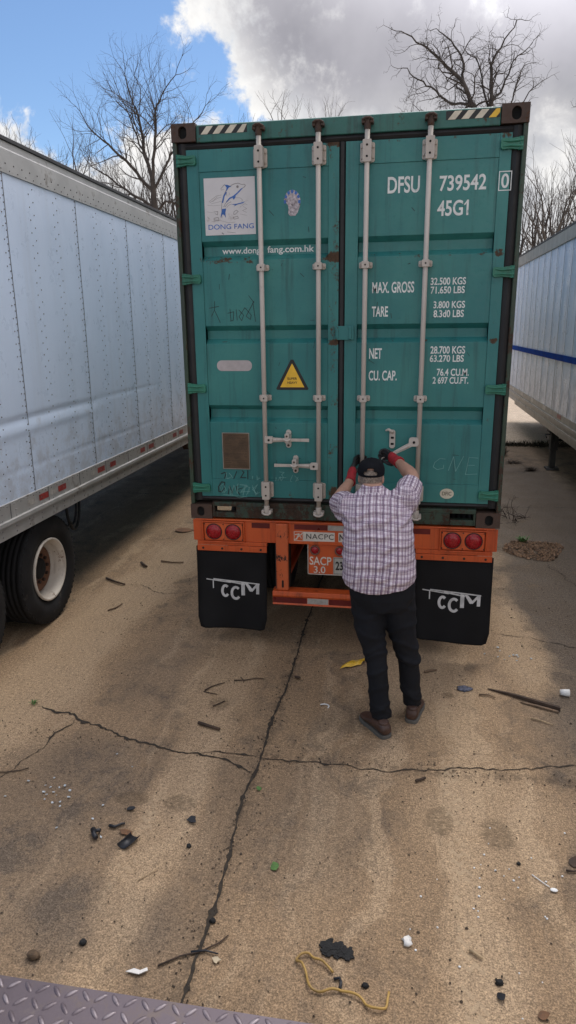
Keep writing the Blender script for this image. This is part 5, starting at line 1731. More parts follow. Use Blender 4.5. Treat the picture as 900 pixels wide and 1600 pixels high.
# the spreading tree over the left trailer (30 m off)
t = Tree(12, gnarl=.09, up=.035, minr=.0036, decay=.75, ang=(18, 40), side=.95, taper=.68)
t.trunk.tube([(0, 0, -.1), (.03, 0, 2), (-.06, .05, 5), (0, 0, 7.6), (-.05, 0, 9.6)], [.32, .26, .23, .19, .15], 10, True, False)
limb(t, [(-.05, 0, 9.5), (-.55, .2, 11.0), (-.75, .3, 12.3), (-1.1, .4, 13.1)], .115, .035, .9, 1.2)
limb(t, [(-.05, 0, 9.3), (.35, -.3, 11.2), (.45, -.3, 12.4), (.9, -.3, 13.1)], .10, .032, .9, 1.15)
limb(t, [(-.02, 0, 8.9), (-1.2, -.2, 10.1), (-2.4, -.3, 11.1), (-3.3, -.3, 11.7)], .10, .03, .9, 1.1)
limb(t, [(-.02, 0, 8.2), (-1.5, .3, 8.9), (-2.6, .5, 9.6), (-3.9, .6, 10.3)], .085, .027, .85, 1.0)
limb(t, [(0, 0, 9.0), (.9, .3, 10.4), (1.5, .4, 11.2), (2.4, .4, 12.0)], .08, .027, .9, 1.0)
limb(t, [(0, 0, 7.9), (.8, -.4, 8.4), (1.6, -.6, 8.3), (2.3, -.8, 8.9)], .07, .03, .7, .8)
limb(t, [(0, 0, 7.3), (-.8, -.5, 8.0), (-1.7, -.8, 8.0), (-2.6, -1.0, 8.5)], .07, .03, .7, .8)
limb(t, [(-.3, .1, 10.4), (-1.3, .9, 12.0), (-1.9, 1.2, 13.2)], .065, .025, .9, 1.0)
lt_ = plant_tree('bare_tree', t, (-12.1, 30, 0), 'big leafless tree with a wide spreading crown against blue sky, above the left trailer', (M_bark, M_twig))

lt_.scale = (.86, .86, .985)

# the gnarled tree above the container's right corner (26 m off)
t = Tree(40, gnarl=.20, up=.02, minr=.0040, decay=.72, ang=(26, 54), side=.95, taper=.66)
t.trunk.tube([(0, 0, -.1), (.1, 0, 3), (-.05, 0, 6), (0, 0, 9.4)], [.40, .34, .30, .24], 10, True, False)
limb(t, [(0, 0, 9.3), (-.5, 0, 10.6), (-1.0, -.1, 11.5), (-1.9, -.1, 12.3), (-2.6, 0, 12.9)], .115, .035, .8, .8)
limb(t, [(-.6, 0, 10.7), (-1.5, .3, 10.9), (-2.2, .3, 11.5), (-2.9, .3, 11.9)], .055, .025, .75, .7)
limb(t, [(-1.0, 0, 11.4), (-1.0, .1, 12.2), (-1.5, .1, 13.0)], .06, .03, .8, .7)
limb(t, [(0, 0, 9.3), (.15, .1, 10.8), (.05, .1, 12.0), (.5, .1, 12.9)], .10, .03, .8, .75)
limb(t, [(.1, 0, 10.6), (.6, .3, 11.4), (.9, .3, 12.2)], .055, .025, .8, .7)
limb(t, [(0, 0, 9.0), (-.9, -.5, 9.8), (-2.0, -.6, 10.2), (-2.9, -.7, 10.2)], .06, .025, .8, .7)
limb(t, [(0, 0, 8.6), (.8, .2, 9.4), (1.1, .2, 10.4), (1.7, .2, 11.2)], .05, .018, .55, .55)
limb(t, [(0, 0, 8.8), (-.5, -.6, 9.9), (-1.4, -.9, 10.0)], .05, .025, .8, .7)
limb(t, [(.1, .1, 10.4), (-.2, .3, 11.4), (-.5, .3, 12.4)], .05, .022, .8, .7)
limb(t, [(.2, 0, 9.6), (.7, -.2, 10.2), (1.0, -.3, 11.2)], .05, .022, .7, .65)
plant_tree('bare_tree', t, (3.25, 26, 0), 'gnarled leafless tree with crooked dark boughs above the container\'s top right corner', (M_bark, M_twig))

# pale fine tree behind the middle of the container roof
t = Tree(5, gnarl=.08, up=.05, side=.75, minr=.0045, decay=.74, ang=(16, 34))
t.trunk.tube([(0, 0, -.1), (0, 0, 4), (.1, 0, 8.2)], [.22, .18, .13], 8, True, False)
t.grow(Vector((.1, 0, 8.2)), Vector((-.15, 0, 1)).normalized(), 1.9, .10, 1); t.grow(Vector((.05, 0, 7.4)), Vector((-.5, .2, 1)).normalized(), 1.8, .09, 1); t.grow(Vector((.05, 0, 7.8)), Vector((.45, -.2, 1)).normalized(), 1.8, .09, 1)
plant_tree('bare_tree', t, (-4.4, 30, 0), 'pale thin leafless tree peeping over the middle of the container roof', (M_bark_pale, M_twig_pale))
# far left edge
t = Tree(23, gnarl=.10, up=.04, side=.75, minr=.0065, decay=.73, ang=(20, 42))
t.trunk.tube([(0, 0, -.1), (0, 0, 4), (.1, 0, 7.6)], [.3, .25, .18], 8, True, False)
for k in range(5):
    a = 2 * PI * k / 5; t.grow(Vector((.1, 0, 6.9 + .15 * k)), Vector((.55 * math.cos(a), .55 * math.sin(a), 1)).normalized(), 1.9, .11, 1)
plant_tree('bare_tree', t, (-20.4, 32, 0), 'round-topped leafless tree cut by the left edge of the photo', (M_bark, M_twig))
# right edge: a bough reaching in, and a tall slim pair
t = Tree(61, gnarl=.17, up=.0, minr=.0055, decay=.72, ang=(26, 50), side=.85)
t.trunk.tube([(0, 0, -.1), (.1, 0, 5), (0, 0, 10)], [.32, .27, .18], 8, True, False)
limb(t, [(0, 0, 8.8), (-.9, 0, 9.4), (-1.7, 0, 9.2), (-2.3, 0, 9.6)], .07, .03, .6, .6); limb(t, [(0, 0, 9.6), (-.8, .2, 10.6), (-1.6, .3, 11.0)], .07, .03, .6, .7); limb(t, [(0, 0, 9.9), (.6, 0, 11), (1.0, 0, 12.4)], .12, .05, .6, .9)
plant_tree('bare_tree', t, (9.35, 26, 0), 'leafless tree with its low boughs reaching in from the right edge', (M_bark, M_twig))
t = Tree(77, gnarl=.07, up=.07, side=.75, minr=.0050, decay=.76, ang=(14, 32))
t.trunk.tube([(0, 0, -.1), (.05, 0, 3), (0, 0, 5.2)], [.2, .17, .13], 8, True, False)
for k in range(4):
    a = 2 * PI * k / 4 + .4; t.grow(Vector((0, 0, 4.5 + .2 * k)), Vector((.38 * math.cos(a), .38 * math.sin(a), 1)).normalized(), 1.7, .085, 1)
slim = plant_tree('slim_tree', t, (6.75, 30, 0), 'slim many-stemmed leafless tree right behind the right trailer\'s roof edge', (M_bark_pale, M_twig_pale))
dup(slim, (8.6, 31.5, 0), 2.1, (1.08, 1.08, 1.12), 'taller slim leafless tree at the right edge above the grimy trailer')

# the wood edge: slim young trunks standing close behind the trailers
protos = []
for k, sd_k in enumerate((101, 117, 133)):
    t = Tree(sd_k, gnarl=.06, up=.09, minr=.0065, decay=.76, ang=(12, 28), side=.7)
    t.trunk.tube([(0, 0, -.1), (.05, 0, 3), (0, .05, 5.6)], [.14, .12, .09], 6, True, False)
    for q in range(3):
        a = 2 * PI * q / 3 + k; t.grow(Vector((0, .05, 4.6 + .4 * q)), Vector((.25 * math.cos(a), .25 * math.sin(a), 1)).normalized(), 1.6, .062, 2)
    protos.append(t)
LAB = 'slim young leafless tree in the wood edge far behind the trailers'
rnd = random.Random(17); first = {}
for i in range(84):
    k = i % 3
    if i < 54: px = -29 + i * .44 + rnd.uniform(-.5, .5)
    else: px = 5.2 + (i - 54) * .52 + rnd.uniform(-.4, .4)
    loc = (px, 40 + rnd.uniform(-3, 5), 0); s_c = rnd.uniform(.85, 1.12) * (1.28 if i < 54 else 1.08)
    if k not in first:
        first[k] = plant_tree('young_tree', protos[k], loc, LAB, (M_bark, M_twig), 'young trees of the wood edge')
        first[k].scale = (s_c,) * 3
    else: dup(first[k], loc, rnd.uniform(0, 6.28), (s_c, s_c, s_c * rnd.uniform(.95, 1.1)))
# undergrowth at the foot of the wood
t = MB(); rnd = random.Random(3)
for i in range(2600):
    x = rnd.uniform(-60, 60); y = 46 + rnd.uniform(-3, 10) + abs(x) * .05; h = rnd.uniform(1.2, 4.5); a = rnd.uniform(-.35, .35); b_ = rnd.uniform(-.2, .2)
    w = rnd.uniform(.012, .03)
    t.tube([(x, y, 0), (x + a * h * .4, y, h * .5), (x + a * h, y + b_ * h, h)], [w, w * .8, w * .3], 3, True, False)
one('undergrowth', t, M_twig_pale, 'brown leafless undergrowth massed at the foot of the far trees', 'undergrowth', (0, 46, 0), kind='stuff')

# ================================================================ LITTER AND WEEDS
M_wood = simple('weathered_wood', (.16, .105, .065), .85, var=.4, vs=20, bump=.4, bs=40, dirt=(.05, .03, .02), dirt_amt=.05, dirt_scale=12)
M_darkwood = simple('dark_wood', (.055, .034, .022), .85, var=.4, vs=20, bump=.4, bs=40)
M_palewood = simple('pale_wood', (.40, .29, .17), .8, var=.25, vs=30, bump=.3)
M_scrap = simple('black_plastic', (.013, .014, .018), .45, var=.4, bump=.1)
M_blackchar = simple('black_char', (.010, .010, .010), .85, var=.5, vs=30, bump=.8, bs=50, bd=.01)
M_paper = simple('white_paper', (.72, .70, .66), .7, var=.1, vs=20, bump=.2)
M_foam = simple('white_foam', (.74, .74, .72), .8, var=.08, bump=.3, bs=120)
M_glassy = simple('pale_shard', (.55, .60, .62), .15, var=.2, bump=0)
M_wire = simple('yellow_wire_sheath', (.36, .22, .055), .5, var=.35, vs=14, bump=.1, dirt=(.07, .045, .02), dirt_amt=.0, dirt_scale=12)
M_leaf = simple('green_leaf', (.075, .17, .035), .6, var=.4, vs=40, bump=.2)
M_dryleaf = simple('dry_leaf', (.17, .085, .04), .8, var=.5, vs=20, bump=.2)
M_wrapper = simple('yellow_wrapper', (.70, .42, .02), .35, var=.2, vs=25, bump=0, dirt=(.33, .33, .30), dirt_scale=26, dirt_amt=.05)
M_ochre = simple('brown_clod', (.10, .065, .038), .95, var=.5, vs=40, bump=.6, bs=60)
GZ = .0045


def flat_piece(pts, z0=GZ, th=.003, lift=0.0, rnd=None):
    m = MB(); m.prism(pts, z0, z0 + th, 'z')
    if lift:
        cx = sum(p[0] for p in pts) / len(pts); cy = sum(p[1] for p in pts) / len(pts)
        a = (rnd or random).uniform(0, 6.28)
        mx = max(math.hypot(p[0] - cx, p[1] - cy) for p in pts)
        m.v = [(x, y, z + lift * (.5 + .5 * ((x - cx) * math.cos(a) + (y - cy) * math.sin(a)) / mx)) for x, y, z in m.v]
    return m


def ragged(cx, cy, rx, ry, rnd, n=9, rot=0.0, j=.35):
    out = []
    for k in range(n):
        t = 2 * PI * k / n; q = 1 + rnd.uniform(-j, j)
        x, y = rx * q * math.cos(t), ry * q * math.sin(t)
        out.append((cx + x * math.cos(rot) - y * math.sin(rot), cy + x * math.sin(rot) + y * math.cos(rot)))
    return out


def lump(cx, cy, r, rnd, h=.7, jit=.25):
    m = MB(); m.ball((cx, cy, r * h * .8), r, r * rnd.uniform(.7, 1), r * h, 9, jit, rnd); return m


def rod(path, r0, r1=None, n=7):
    P = [Vector((*q, GZ + r0)) if len(q) == 2 else Vector(q) for q in path]; k = len(P)
    return MB().tube(P, [r0 + ((r1 if r1 is not None else r0) - r0) * i / (k - 1) for i in range(k)], n, True)


rnd = random.Random(77)
# wire: yellow sheath lying in loops
px_wire = [(.262, -2.965), (.215, -2.925), (.178, -2.915), (.150, -2.895), (.118, -2.905), (.100, -2.935), (.125, -2.945), (.150, -2.985), (.165, -3.030), (.185, -3.055), (.225, -3.060), (.262, -3.045), (.300, -3.042), (.345, -3.048), (.385, -3.062), (.415, -3.092), (.452, -3.098), (.485, -3.088), (.492, -3.055), (.497, -3.015)]
sm_p = []
for i in range(len(px_wire) - 1):
    a, b_ = Vector(px_wire[i]), Vector(px_wire[i + 1]); p0 = Vector(px_wire[max(i - 1, 0)]); p3 = Vector(px_wire[min(i + 2, len(px_wire) - 1)])
    for k in range(4):
        u = k / 4; q = .5 * ((2 * a) + (b_ - p0) * u + (2 * p0 - 5 * a + 4 * b_ - p3) * u * u + (3 * a - p0 - 3 * b_ + p3) * u ** 3); sm_p.append((q.x, q.y, GZ + .006 + .008 * abs(math.sin(i * 1.3 + u))))
one('wire', MB().tube(sm_p, .0052, 8), M_wire, 'curled yellow-brown wire lying on the concrete near the bottom edge', 'wire', (.3, -3.0, 0))
# burnt patch
m = MB(); r2 = random.Random(5)
for q in range(60):
    a, d = r2.uniform(0, 6.28), r2.random() ** .6
    cx, cy = .262 + .066 * d * math.cos(a), -2.852 + .036 * d * math.sin(a) - .2 * .066 * d * math.cos(a)
    o_ = ragged(cx, cy, r2.uniform(.010, .026), r2.uniform(.008, .017), r2, 8, r2.uniform(0, 3), .45)
    m.prism(o_, .0042, .0050 + .00008 * q + r2.uniform(0, .003), 'z')
one('charred_lump', m, M_blackchar, 'patch of black charred crust on the concrete above the curled wire', 'burnt debris', (.262, -2.852, 0))
# spoon
m = rod([(1.175, -2.285), (1.215, -2.325), (1.245, -2.352)], .0028, .0025, 6)
m.ball((1.262, -2.368, GZ + .004), .019, .012, .005, 10); sp = m
one('spoon', m, M_foam, 'white plastic spoon lying near the right edge of the concrete', 'spoon', (1.22, -2.33, 0))
# foam cup piece
m = MB().lathe([(-.032, .0001), (-.032, .020), (.0, .024), (.030, .026), (.030, .022), (.026, .0001)], (1.69, -.51, .027), 'x', 16)
one('foam_cup', m, M_foam, 'small white foam cup lying on its side right of the wood splinter', 'cup', (1.69, -.51, 0))
# wood splinter and its broken slivers
m = MB(); m.loft([[(x, y - w, GZ), (x, y + w, GZ), (x, y + w * .8, GZ + h), (x, y - w * .8, GZ + h)] for x, y, w, h in ((1.15, -.500, .004, .006), (1.30, -.565, .011, .018), (1.45, -.640, .014, .024), (1.615, -.722, .016, .026))], False)
one('wood_splinter', m, M_darkwood, 'long dark wooden splinter, thin at its left end, right of the man\'s feet', 'splinter', (1.4, -.6, 0))
m = MB(); m.loft([[(x, y - w, GZ), (x, y + w, GZ), (x, y + w, GZ + h), (x, y - w, GZ + h)] for x, y, w, h in ((1.36, -.655, .004, .006), (1.47, -.700, .010, .012), (1.60, -.752, .008, .010))], False)
one('wood_splinter', m, M_wood, 'short pale wooden sliver tucked under the long dark splinter', 'splinter', (1.5, -.7, 0))
one('twig', rod([(1.40, -.86), (1.47, -.885), (1.53, -.92)], .006, .003), M_palewood, 'pale twig lying below the wooden splinters', 'twig', (1.46, -.88, 0))
# yellow wrapper
m = MB(); gx = [(.085, -.300, .012), (.115, -.275, .022), (.150, -.262, .014), (.185, -.240, .020), (.205, -.228, .010)]
vs = []
for i, (x, y, z) in enumerate(gx):
    for k, (w, dz) in enumerate(((-.040, 0), (-.015, .012), (.015, .006), (.036, -.002))): vs.append((.145 + (x - .145) * 1.3 + w * .6, -.265 + (y + .265) * 1.3 + w * 1.5, GZ + max(.002, z * .8 + dz + rnd.uniform(-.004, .004))))
m.add(vs, [(i * 4 + k, i * 4 + k + 1, i * 4 + k + 5, i * 4 + k + 4) for i in range(4) for k in range(3)])
one('wrapper', evaluated(m.mesh('wrapper'), [('SOLIDIFY', dict(thickness=.0015))]), M_wrapper, 'crumpled yellow snack wrapper left of the man\'s legs', 'wrapper', (.145, -.265, 0))
# curled white strip
one('plastic_strip', rod([(-.045, -.900), (-.02, -.888), (.005, -.893), (.018, -.912), (.012, -.935)], .005, .004), M_foam, 'small curled white plastic strip left of the man\'s shoes', 'plastic scrap', (-.01, -.91, 0))
# sticks
for path, r0, r1, mt, lb in (([(-.84, -1.258), (-.76, -1.285), (-.675, -1.312)], .012, .009, M_darkwood, 'short dark stick left of the slab joint, above the long crack'),
                            ([(-.92, -.83), (-.885, -.77), (-.83, -.72), (-.80, -.70)], .006, .003, M_darkwood, 'bent dark twig, left part of the twigs before the left mud flap'),
                            ([(-.925, -.845), (-.86, -.862), (-.815, -.868)], .004, .003, M_darkwood, 'thin straight twig at the foot of the bent dark twig'),
                            ([(-.74, -.655), (-.66, -.64), (-.58, -.60), (-.52, -.60)], .005, .003, M_darkwood, 'forked-looking thin twig just before the left mud flap'),
                            ([(-.70, -.60), (-.665, -.645), (-.66, -.68)], .004, .002, M_darkwood, 'tiny side twig touching the thin twig before the left mud flap'),
                            ([(-.80, -1.03), (-.76, -.985), (-.735, -.95)], .005, .004, M_darkwood, 'tiny dark twig above the short dark stick'),
                            ([(-.48, -3.05), (-.40, -2.99), (-.32, -2.955), (-.25, -2.90), (-.22, -2.855)], .0045, .003, M_darkwood, 'long dark branched twig crossing the slab joint near the bottom'),
                            ([(-.36, -2.965), (-.30, -2.948), (-.24, -2.955)], .006, .003, M_scrap, 'black side shoot of the long twig by the slab joint'),
                            ([(-2.62, 1.25), (-2.48, 1.16), (-2.35, 1.10)], .012, .009, M_darkwood, 'dark stick poking out beside the left trailer\'s tyre'),
                            ([(-2.42, 1.75), (-2.36, 1.68), (-2.31, 1.63)], .016, .012, M_darkwood, 'stubby dark stick on the pale strip beyond the tyre'),
                            ([(-2.22, 1.85), (-2.08, 1.82), (-1.95, 1.84)], .010, .007, M_wood, 'brown stick lying between the left trailer and the chassis'),
                            ([(-1.94, -1.95), (-1.86, -1.94), (-1.78, -1.91), (-1.74, -1.88)], .004, .003, M_darkwood, 'thin dark twig near the left edge of the concrete'),
                            ([(-2.25, .45), (-2.2, .52), (-2.18, .62)], .008, .006, M_wood, 'short brown stick on the pale strip before the tyre'),
                            ([(.695, -.325), (.74, -.29), (.79, -.278)], .010, .007, M_wood, 'small brown stick right of the man\'s knee'),
                            ([(1.08, -.60), (1.14, -.592), (1.19, -.625)], .007, .005, M_wood, 'curved brown twig left of the long splinter'),
                            ([(.615, -1.655), (.645, -1.635), (.672, -1.615)], .008, .008, M_darkwood, 'stubby black stick just below the cross crack'),
                            ([(.835, -2.765), (.862, -2.782), (.888, -2.800)], .007, .006, M_palewood, 'pale wood chip near the bottom right'),
                            ([(-.74, -2.62), (-.70, -2.57), (-.665, -2.535)], .003, .002, M_palewood, 'pale straw stalk left of the slab joint'),
                            ([(1.345, -2.235), (1.385, -2.235), (1.41, -2.215), (1.44, -2.22)], .006, .003, M_darkwood, 'crooked dark twig at the right edge beside the spoon')):
    P0 = path[len(path) // 2]
    one('twig', rod(path, r0, r1), mt, lb, 'twig', (P0[0], P0[1], 0))
# black plastic scraps
m = MB(); 
ar = []
for i in range(9):
    a = R(-20 + 25 * i); ar.append([(-.885 + dx - .026 * math.cos(a), -2.385 + dy + .004 * math.cos(a), .022 - .018 * math.sin(a) * .9 + .004) for dx, dy in ((-.016, -.045), (.006, .0), (.022, .045))])
m.add([p for r_ in ar for p in r_], [(i * 3 + k, i * 3 + k + 1, i * 3 + k + 4, i * 3 + k + 3) for i in range(8) for k in range(2)], True)
one('plastic_scrap', evaluated(m.mesh('scrap'), [('SOLIDIFY', dict(thickness=.003))]), M_scrap, 'rolled piece of black plastic, largest of the scraps on the left slab', 'plastic scrap', (-.885, -2.385, 0))
one('plastic_scrap', flat_piece([(-.632, -2.175), (-.612, -2.150), (-.585, -2.158), (-.570, -2.200), (-.600, -2.198)], GZ, .004, .022, rnd), M_scrap, 'black shell-shaped plastic scrap left of the slab joint', 'plastic scrap', (-.60, -2.175, 0))
m = rod([(-1.105, -2.335), (-1.082, -2.372), (-1.060, -2.392)], .016, .012, 6); m.tube([(-1.10, -2.345, .02), (-1.06, -2.34, .026)], .010, 6)
one('plastic_scrap', m, M_scrap, 'crooked black scrap left of the rolled plastic piece', 'plastic scrap', (-1.08, -2.37, 0))
one('plastic_scrap', rod([(-1.035, -2.285), (-1.0, -2.29), (-.972, -2.262), (-.955, -2.258)], .009, .006, 6), M_scrap, 'thin bent black scrap above the rolled plastic piece', 'plastic scrap', (-1.0, -2.28, 0))
one('plastic_scrap', flat_piece(ragged(-.975, -2.135, .026, .016, rnd), GZ, .004, .012, rnd), M_scrap, 'small flat grey-black scrap, topmost of the scraps on the left slab', 'plastic scrap', (-.975, -2.135, 0))
one('dry_leaf', flat_piece(ragged(-.93, -2.32, .032, .020, rnd), GZ, .003, .01, rnd), M_dryleaf, 'brown crumpled leaf beside the rolled black plastic piece', 'leaf', (-.93, -2.32, 0))
one('plastic_scrap', rod([(.268, -2.995), (.292, -2.985), (.300, -3.005), (.298, -3.035)], .006, .007, 6), M_scrap, 'bent black scrap inside the loop of the yellow wire', 'plastic scrap', (.29, -3.0, 0))


def leaf(cx, cy, L, w, rot, mt, lb):
    o = [(t, w * math.sin(PI * t ** .8)) for t in (0, .15, .3, .5, .7, .85, 1)]
    pts = [(L * (t - .5), q) for t, q in o] + [(L * (t - .5), -q) for t, q in o[-2:0:-1]]
    pts = [(cx + x * math.cos(rot) - y * math.sin(rot), cy + x * math.sin(rot) + y * math.cos(rot)) for x, y in pts]
    one('leaf', flat_piece(pts, GZ, .0015, .016, rnd), mt, lb, 'leaf', (cx, cy, 0))


leaf(-.09, -2.43, .055, .022, 2.0, M_leaf, 'green leaf right of the slab joint in the foreground')
leaf(-.29, -1.86, .034, .014, .6, M_leaf, 'tiny green leaf close to the slab joint below the cross crack')
leaf(-.27, -.54, .075, .022, 2.3, M_darkwood, 'dark curled leaf on the slab joint behind the bumper')
leaf(-2.33, 3.05, .26, .10, .3, M_dryleaf, 'big flat brown leaf on the ground between left trailer and container')
leaf(1.40, -2.17, .07, .03, 1.2, M_darkwood, 'dark curled leaf at the right edge above the crooked twig')
leaf(.945, -2.965, .035, .022, .4, M_scrap, 'small black leaf near the bottom right of the concrete')
leaf(1.10, -3.02, .05, .018, .2, M_dryleaf, 'brown leaf in the bottom right corner')
one('paper_scrap', flat_piece([(-.605, -3.098), (-.575, -3.078), (-.545, -3.085), (-.520, -3.068), (-.512, -3.082), (-.545, -3.105), (-.580, -3.100)], GZ, .004, .012, rnd), M_paper, 'torn white paper scrap near the tread plate', 'paper', (-.56, -3.09, 0))
one('paper_scrap', lump(.57, -2.76, .024, rnd, .55, .35), M_paper, 'crumpled white paper bit right of the charred patch', 'paper', (.57, -2.76, 0))
one('paper_scrap', flat_piece(ragged(-.24, -2.985, .018, .014, rnd), GZ, .004, .010, rnd), simple('cream_card', (.55, .45, .30), .7), 'cream card bit right of the slab joint near the bottom', 'paper', (-.24, -2.985, 0))
one('stone', lump(-1.03, -3.09, .032, rnd, .6, .15), M_ochre, 'round brown stone in the bottom left corner beside the tread plate', 'stone', (-1.03, -3.09, 0))
one('stone', lump(-.85, -2.99, .017, rnd, .7, .2), M_blackchar, 'small black clod near the bottom left', 'stone', (-.85, -2.99, 0))
one('stone', lump(-.31, -2.79, .016, rnd, .7, .2), M_blackchar, 'black clod sitting in the slab joint near the bottom', 'stone', (-.31, -2.79, 0))
one('stone', lump(.945, -2.90, .018, rnd, .6, .3), M_blackchar, 'black crumb at the bottom right below the pale wood chip', 'stone', (.945, -2.90, 0))
one('stone', lump(.40, -3.0, .015, rnd, .6, .3), M_blackchar, 'black crumb above the right half of the yellow wire', 'stone', (.40, -3.0, 0))
one('stone', lump(1.12, -2.22, .012, rnd, .7, .2), M_blackchar, 'black crumb above the white spoon', 'stone', (1.12, -2.22, 0))
one('stone', lump(-.56, -2.36, .014, rnd, .7, .3), M_blackchar, 'black crumb between the shell-shaped scrap and the joint', 'stone', (-.56, -2.36, 0))
one('blue_lint', MB().ball((.98, -.52, .006), .05, .032, .009, 12, .45, random.Random(2)), simple('blue_grey_lint', (.10, .105, .14), .9, var=.6, vs=60, bump=.6, bs=90), 'smear of blue-grey lint left of the long splinter\'s thin end', 'lint', (.98, -.52, 0))
# pale shards: four loose clusters
SH = 'tiny pale glassy shard on the left slab'
k0 = None
for i in range(26):
    a = rnd.gauss(0, 1); b_ = rnd.gauss(0, 1)
    cx, cy = ((-1.47 + .07 * a, -2.10 + .06 * b_) if i < 13 else (-1.42 + .28 * a, -2.15 + .30 * b_))
    r_ = rnd.uniform(.004, .010)
    one('glass_shard', flat_piece(ragged(cx, cy, r_, r_ * .7, rnd, 6), GZ, .004, .006, rnd), M_glassy, SH, 'shard', (cx, cy, 0), 'pale shards scattered on the left slab')
for i in range(34):
    cx, cy = 1.02 + .22 * rnd.gauss(0, 1), -2.45 + .28 * rnd.gauss(0, 1)
    if cx > 1.5 or cy < -3.1: continue
    r_ = rnd.uniform(.003, .007)
    one('foam_crumb', lump(cx, cy, r_, rnd, .7, .2), M_foam, 'tiny white crumb scattered on the right foreground slab', 'crumb', (cx, cy, 0), 'white crumbs on the right foreground slab')
for i in range(12):
    cx, cy = 1.32 + .12 * rnd.gauss(0, 1), .05 + .07 * rnd.gauss(0, 1)
    r_ = rnd.uniform(.006, .012)
    one('glass_shard', flat_piece(ragged(cx, cy, r_, r_ * .7, rnd, 6), GZ, .004, .006, rnd), M_glassy, 'tiny pale shard on the ground right of the right mud flap', 'shard', (cx, cy, 0), 'pale shards beside the right mud flap')
# grit and crumbs all over the slab
m = MB(); r2 = random.Random(91)
for i in range(2300):
    x = r2.uniform(-2.3, 2.4); y = r2.uniform(-3.5, 1.8)
    if i < 500: x = -.34 + r2.gauss(0, .05)
    elif i < 800: y = -1.53 + r2.gauss(0, .05)
    r_ = r2.uniform(.0022, .0065) * (1.5 if r2.random() < .06 else 1)
    k = 5; o = r2.uniform(0, 6.28)
    base = [(x + r_ * r2.uniform(.7, 1.2) * math.cos(o + 2 * PI * q / k), y + r_ * r2.uniform(.6, 1.1) * math.sin(o + 2 * PI * q / k), .0042) for q in range(k)]
    m.add(base + [(x, y, .0045 + r_ * .9)], [(q, (q + 1) % k, k) for q in range(k)])
one('grit', m, simple('dark_grit', (.085, .062, .042), .95, var=.7, vs=9, bump=0), 'fine dark grit and crumbs strewn over the concrete', 'grit', (0, -1, 0), kind='stuff')
# leaf litter in the pothole with a weed
m = MB(); r2 = random.Random(14); tones = []
for i in range(2000):
    a, d = r2.uniform(0, 6.28), r2.random() ** .55
    x = 2.03 + .34 * d * math.cos(a) + .04 * math.sin(a * 3); y = 2.86 + .36 * d * math.sin(a) + .06 * math.cos(a * 2)
    L, w, o, t_ = r2.uniform(.012, .03), r2.uniform(.006, .014), r2.uniform(0, 6.28), r2.uniform(-.5, .5)
    z = .005 + r2.random() * .008 * (1 - d)
    c_, s_n = math.cos(o), math.sin(o)
    m.add([(x + L * c_, y + L * s_n, z + L * t_ + .01), (x - w * s_n, y + w * c_, z), (x - L * c_, y - L * s_n, z), (x + w * s_n, y - w * c_, z + .004)], [(0, 1, 2, 3)])
mt, nn, bs = new_mat('leaf_litter'); v = nn.voro(nn.coord(), 60, out='Color')
nn.put(bs.inputs['Base Color'], nn.mix(nn.sep(v)[0], (.055, .032, .02), (.34, .20, .11))); bs.inputs['Roughness'].default_value = .85
one('leaf_litter', m, mt, 'bed of fallen brown leaf crumbs filling a pothole right of the container', 'leaf litter', (2.03, 2.86, 0), kind='stuff')


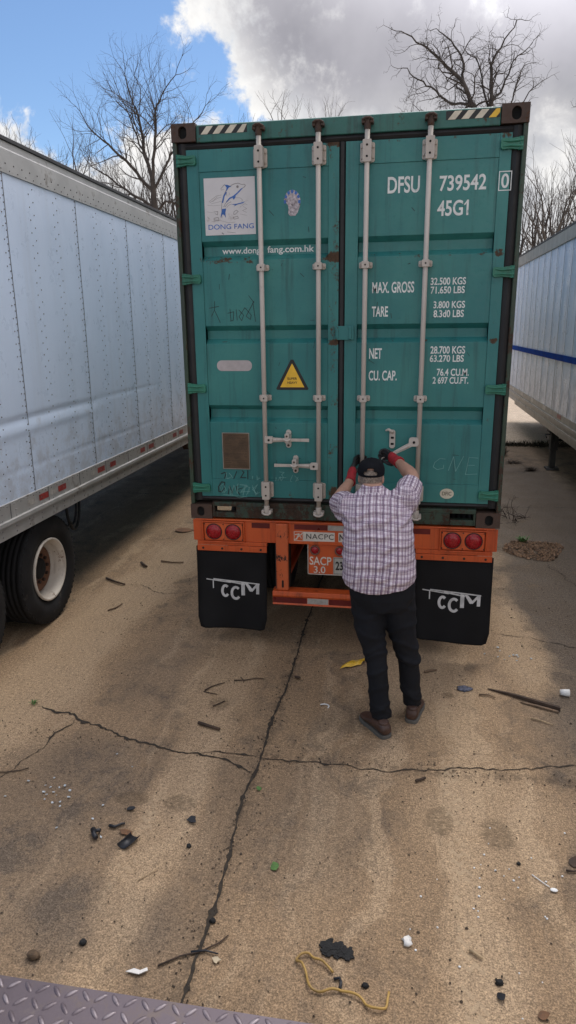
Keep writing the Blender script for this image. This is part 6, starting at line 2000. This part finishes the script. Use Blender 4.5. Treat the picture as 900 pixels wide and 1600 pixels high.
def weed(cx, cy, n, h, sp, seed, mt, lb, blade=.012, name='weed'):
    m = MB(); r2 = random.Random(seed)
    for i in range(n):
        a = r2.uniform(0, 6.28); l = h * r2.uniform(.5, 1.1); q = sp * r2.uniform(.4, 1.1)
        p0 = Vector((cx + r2.gauss(0, sp * .2), cy + r2.gauss(0, sp * .2), 0)); p1 = p0 + Vector((q * .5 * math.cos(a), q * .5 * math.sin(a), l * .75)); p2 = p0 + Vector((q * math.cos(a), q * math.sin(a), l * r2.uniform(.6, 1)))
        s_ = Vector((-math.sin(a), math.cos(a), 0)) * blade * r2.uniform(.6, 1.2)
        m.add([p0 - s_ * .4, p0 + s_ * .4, p1 + s_, p1 - s_, p2], [(0, 1, 2, 3), (3, 2, 4)])
    return one(name, m, mt, lb, 'weed', (cx, cy, 0))


weed(1.93, 3.12, 34, .09, .09, 3, M_leaf, 'small green weed at the back edge of the leaf-filled pothole', .010)
weed(-2.10, -1.18, 26, .035, .045, 4, M_leaf, 'tiny weed tuft at the left end of the long crack', .003)
# dry bramble by the container
t = Tree(9, gnarl=.22, up=-.03, minr=.0016, decay=.7, ang=(20, 60), side=.6, taper=.6)
for k in range(22):
    a = rnd.uniform(0, 6.28); t.grow(Vector((1.93 + .12 * rnd.gauss(0, 1), 4.15 + .12 * rnd.gauss(0, 1), .0)), Vector((math.cos(a), math.sin(a), rnd.uniform(.3, 1.2))).normalized(), .17, .006, 4)
m = t.trunk; m.add(t.twig.v, t.twig.f)
one('dry_bush', m, simple('dead_stems', (.035, .022, .018), .9, bump=0), 'low dead bramble of dark stems on the ground beside the container\'s right corner', 'bush', (1.93, 4.15, 0))
# weedy step where the paler slab begins, and weeds by the landing leg
m = MB(); r2 = random.Random(8)
for i in range(2600):
    x = r2.uniform(1.6, 7.5); y = 9.86 + r2.gauss(0, .07); h = r2.uniform(.03, .13) * (1.2 if x > 2.9 else 1); a = r2.uniform(0, 6.28)
    w = .008
    m.add([(x - w, y, 0), (x + w, y, 0), (x + .05 * math.cos(a), y + .05 * math.sin(a), h)], [(0, 1, 2)])
one('weed_strip', m, simple('dead_grass', (.030, .024, .015), .95, var=.5, bump=0), 'dark strip of dead weeds along the step to the paler slab behind the landing leg', 'weeds', (3.4, 9.86, 0), kind='stuff')
for cx, cy, n_, h_, sp_, lb in ((2.72, 7.35, 90, .06, .14, 'low brown weed patch at the foot of the landing leg'), (2.42, 8.75, 60, .16, .14, 'scraggy brown weed in the crack left of the landing leg'), (2.50, 8.0, 50, .05, .2, 'thin brown weed growing in the crack before the landing leg')):
    weed(cx, cy, n_, h_, sp_, int(cx * 100 + cy), simple('brown_weed', (.055, .036, .022), .95, bump=0), lb, .010)
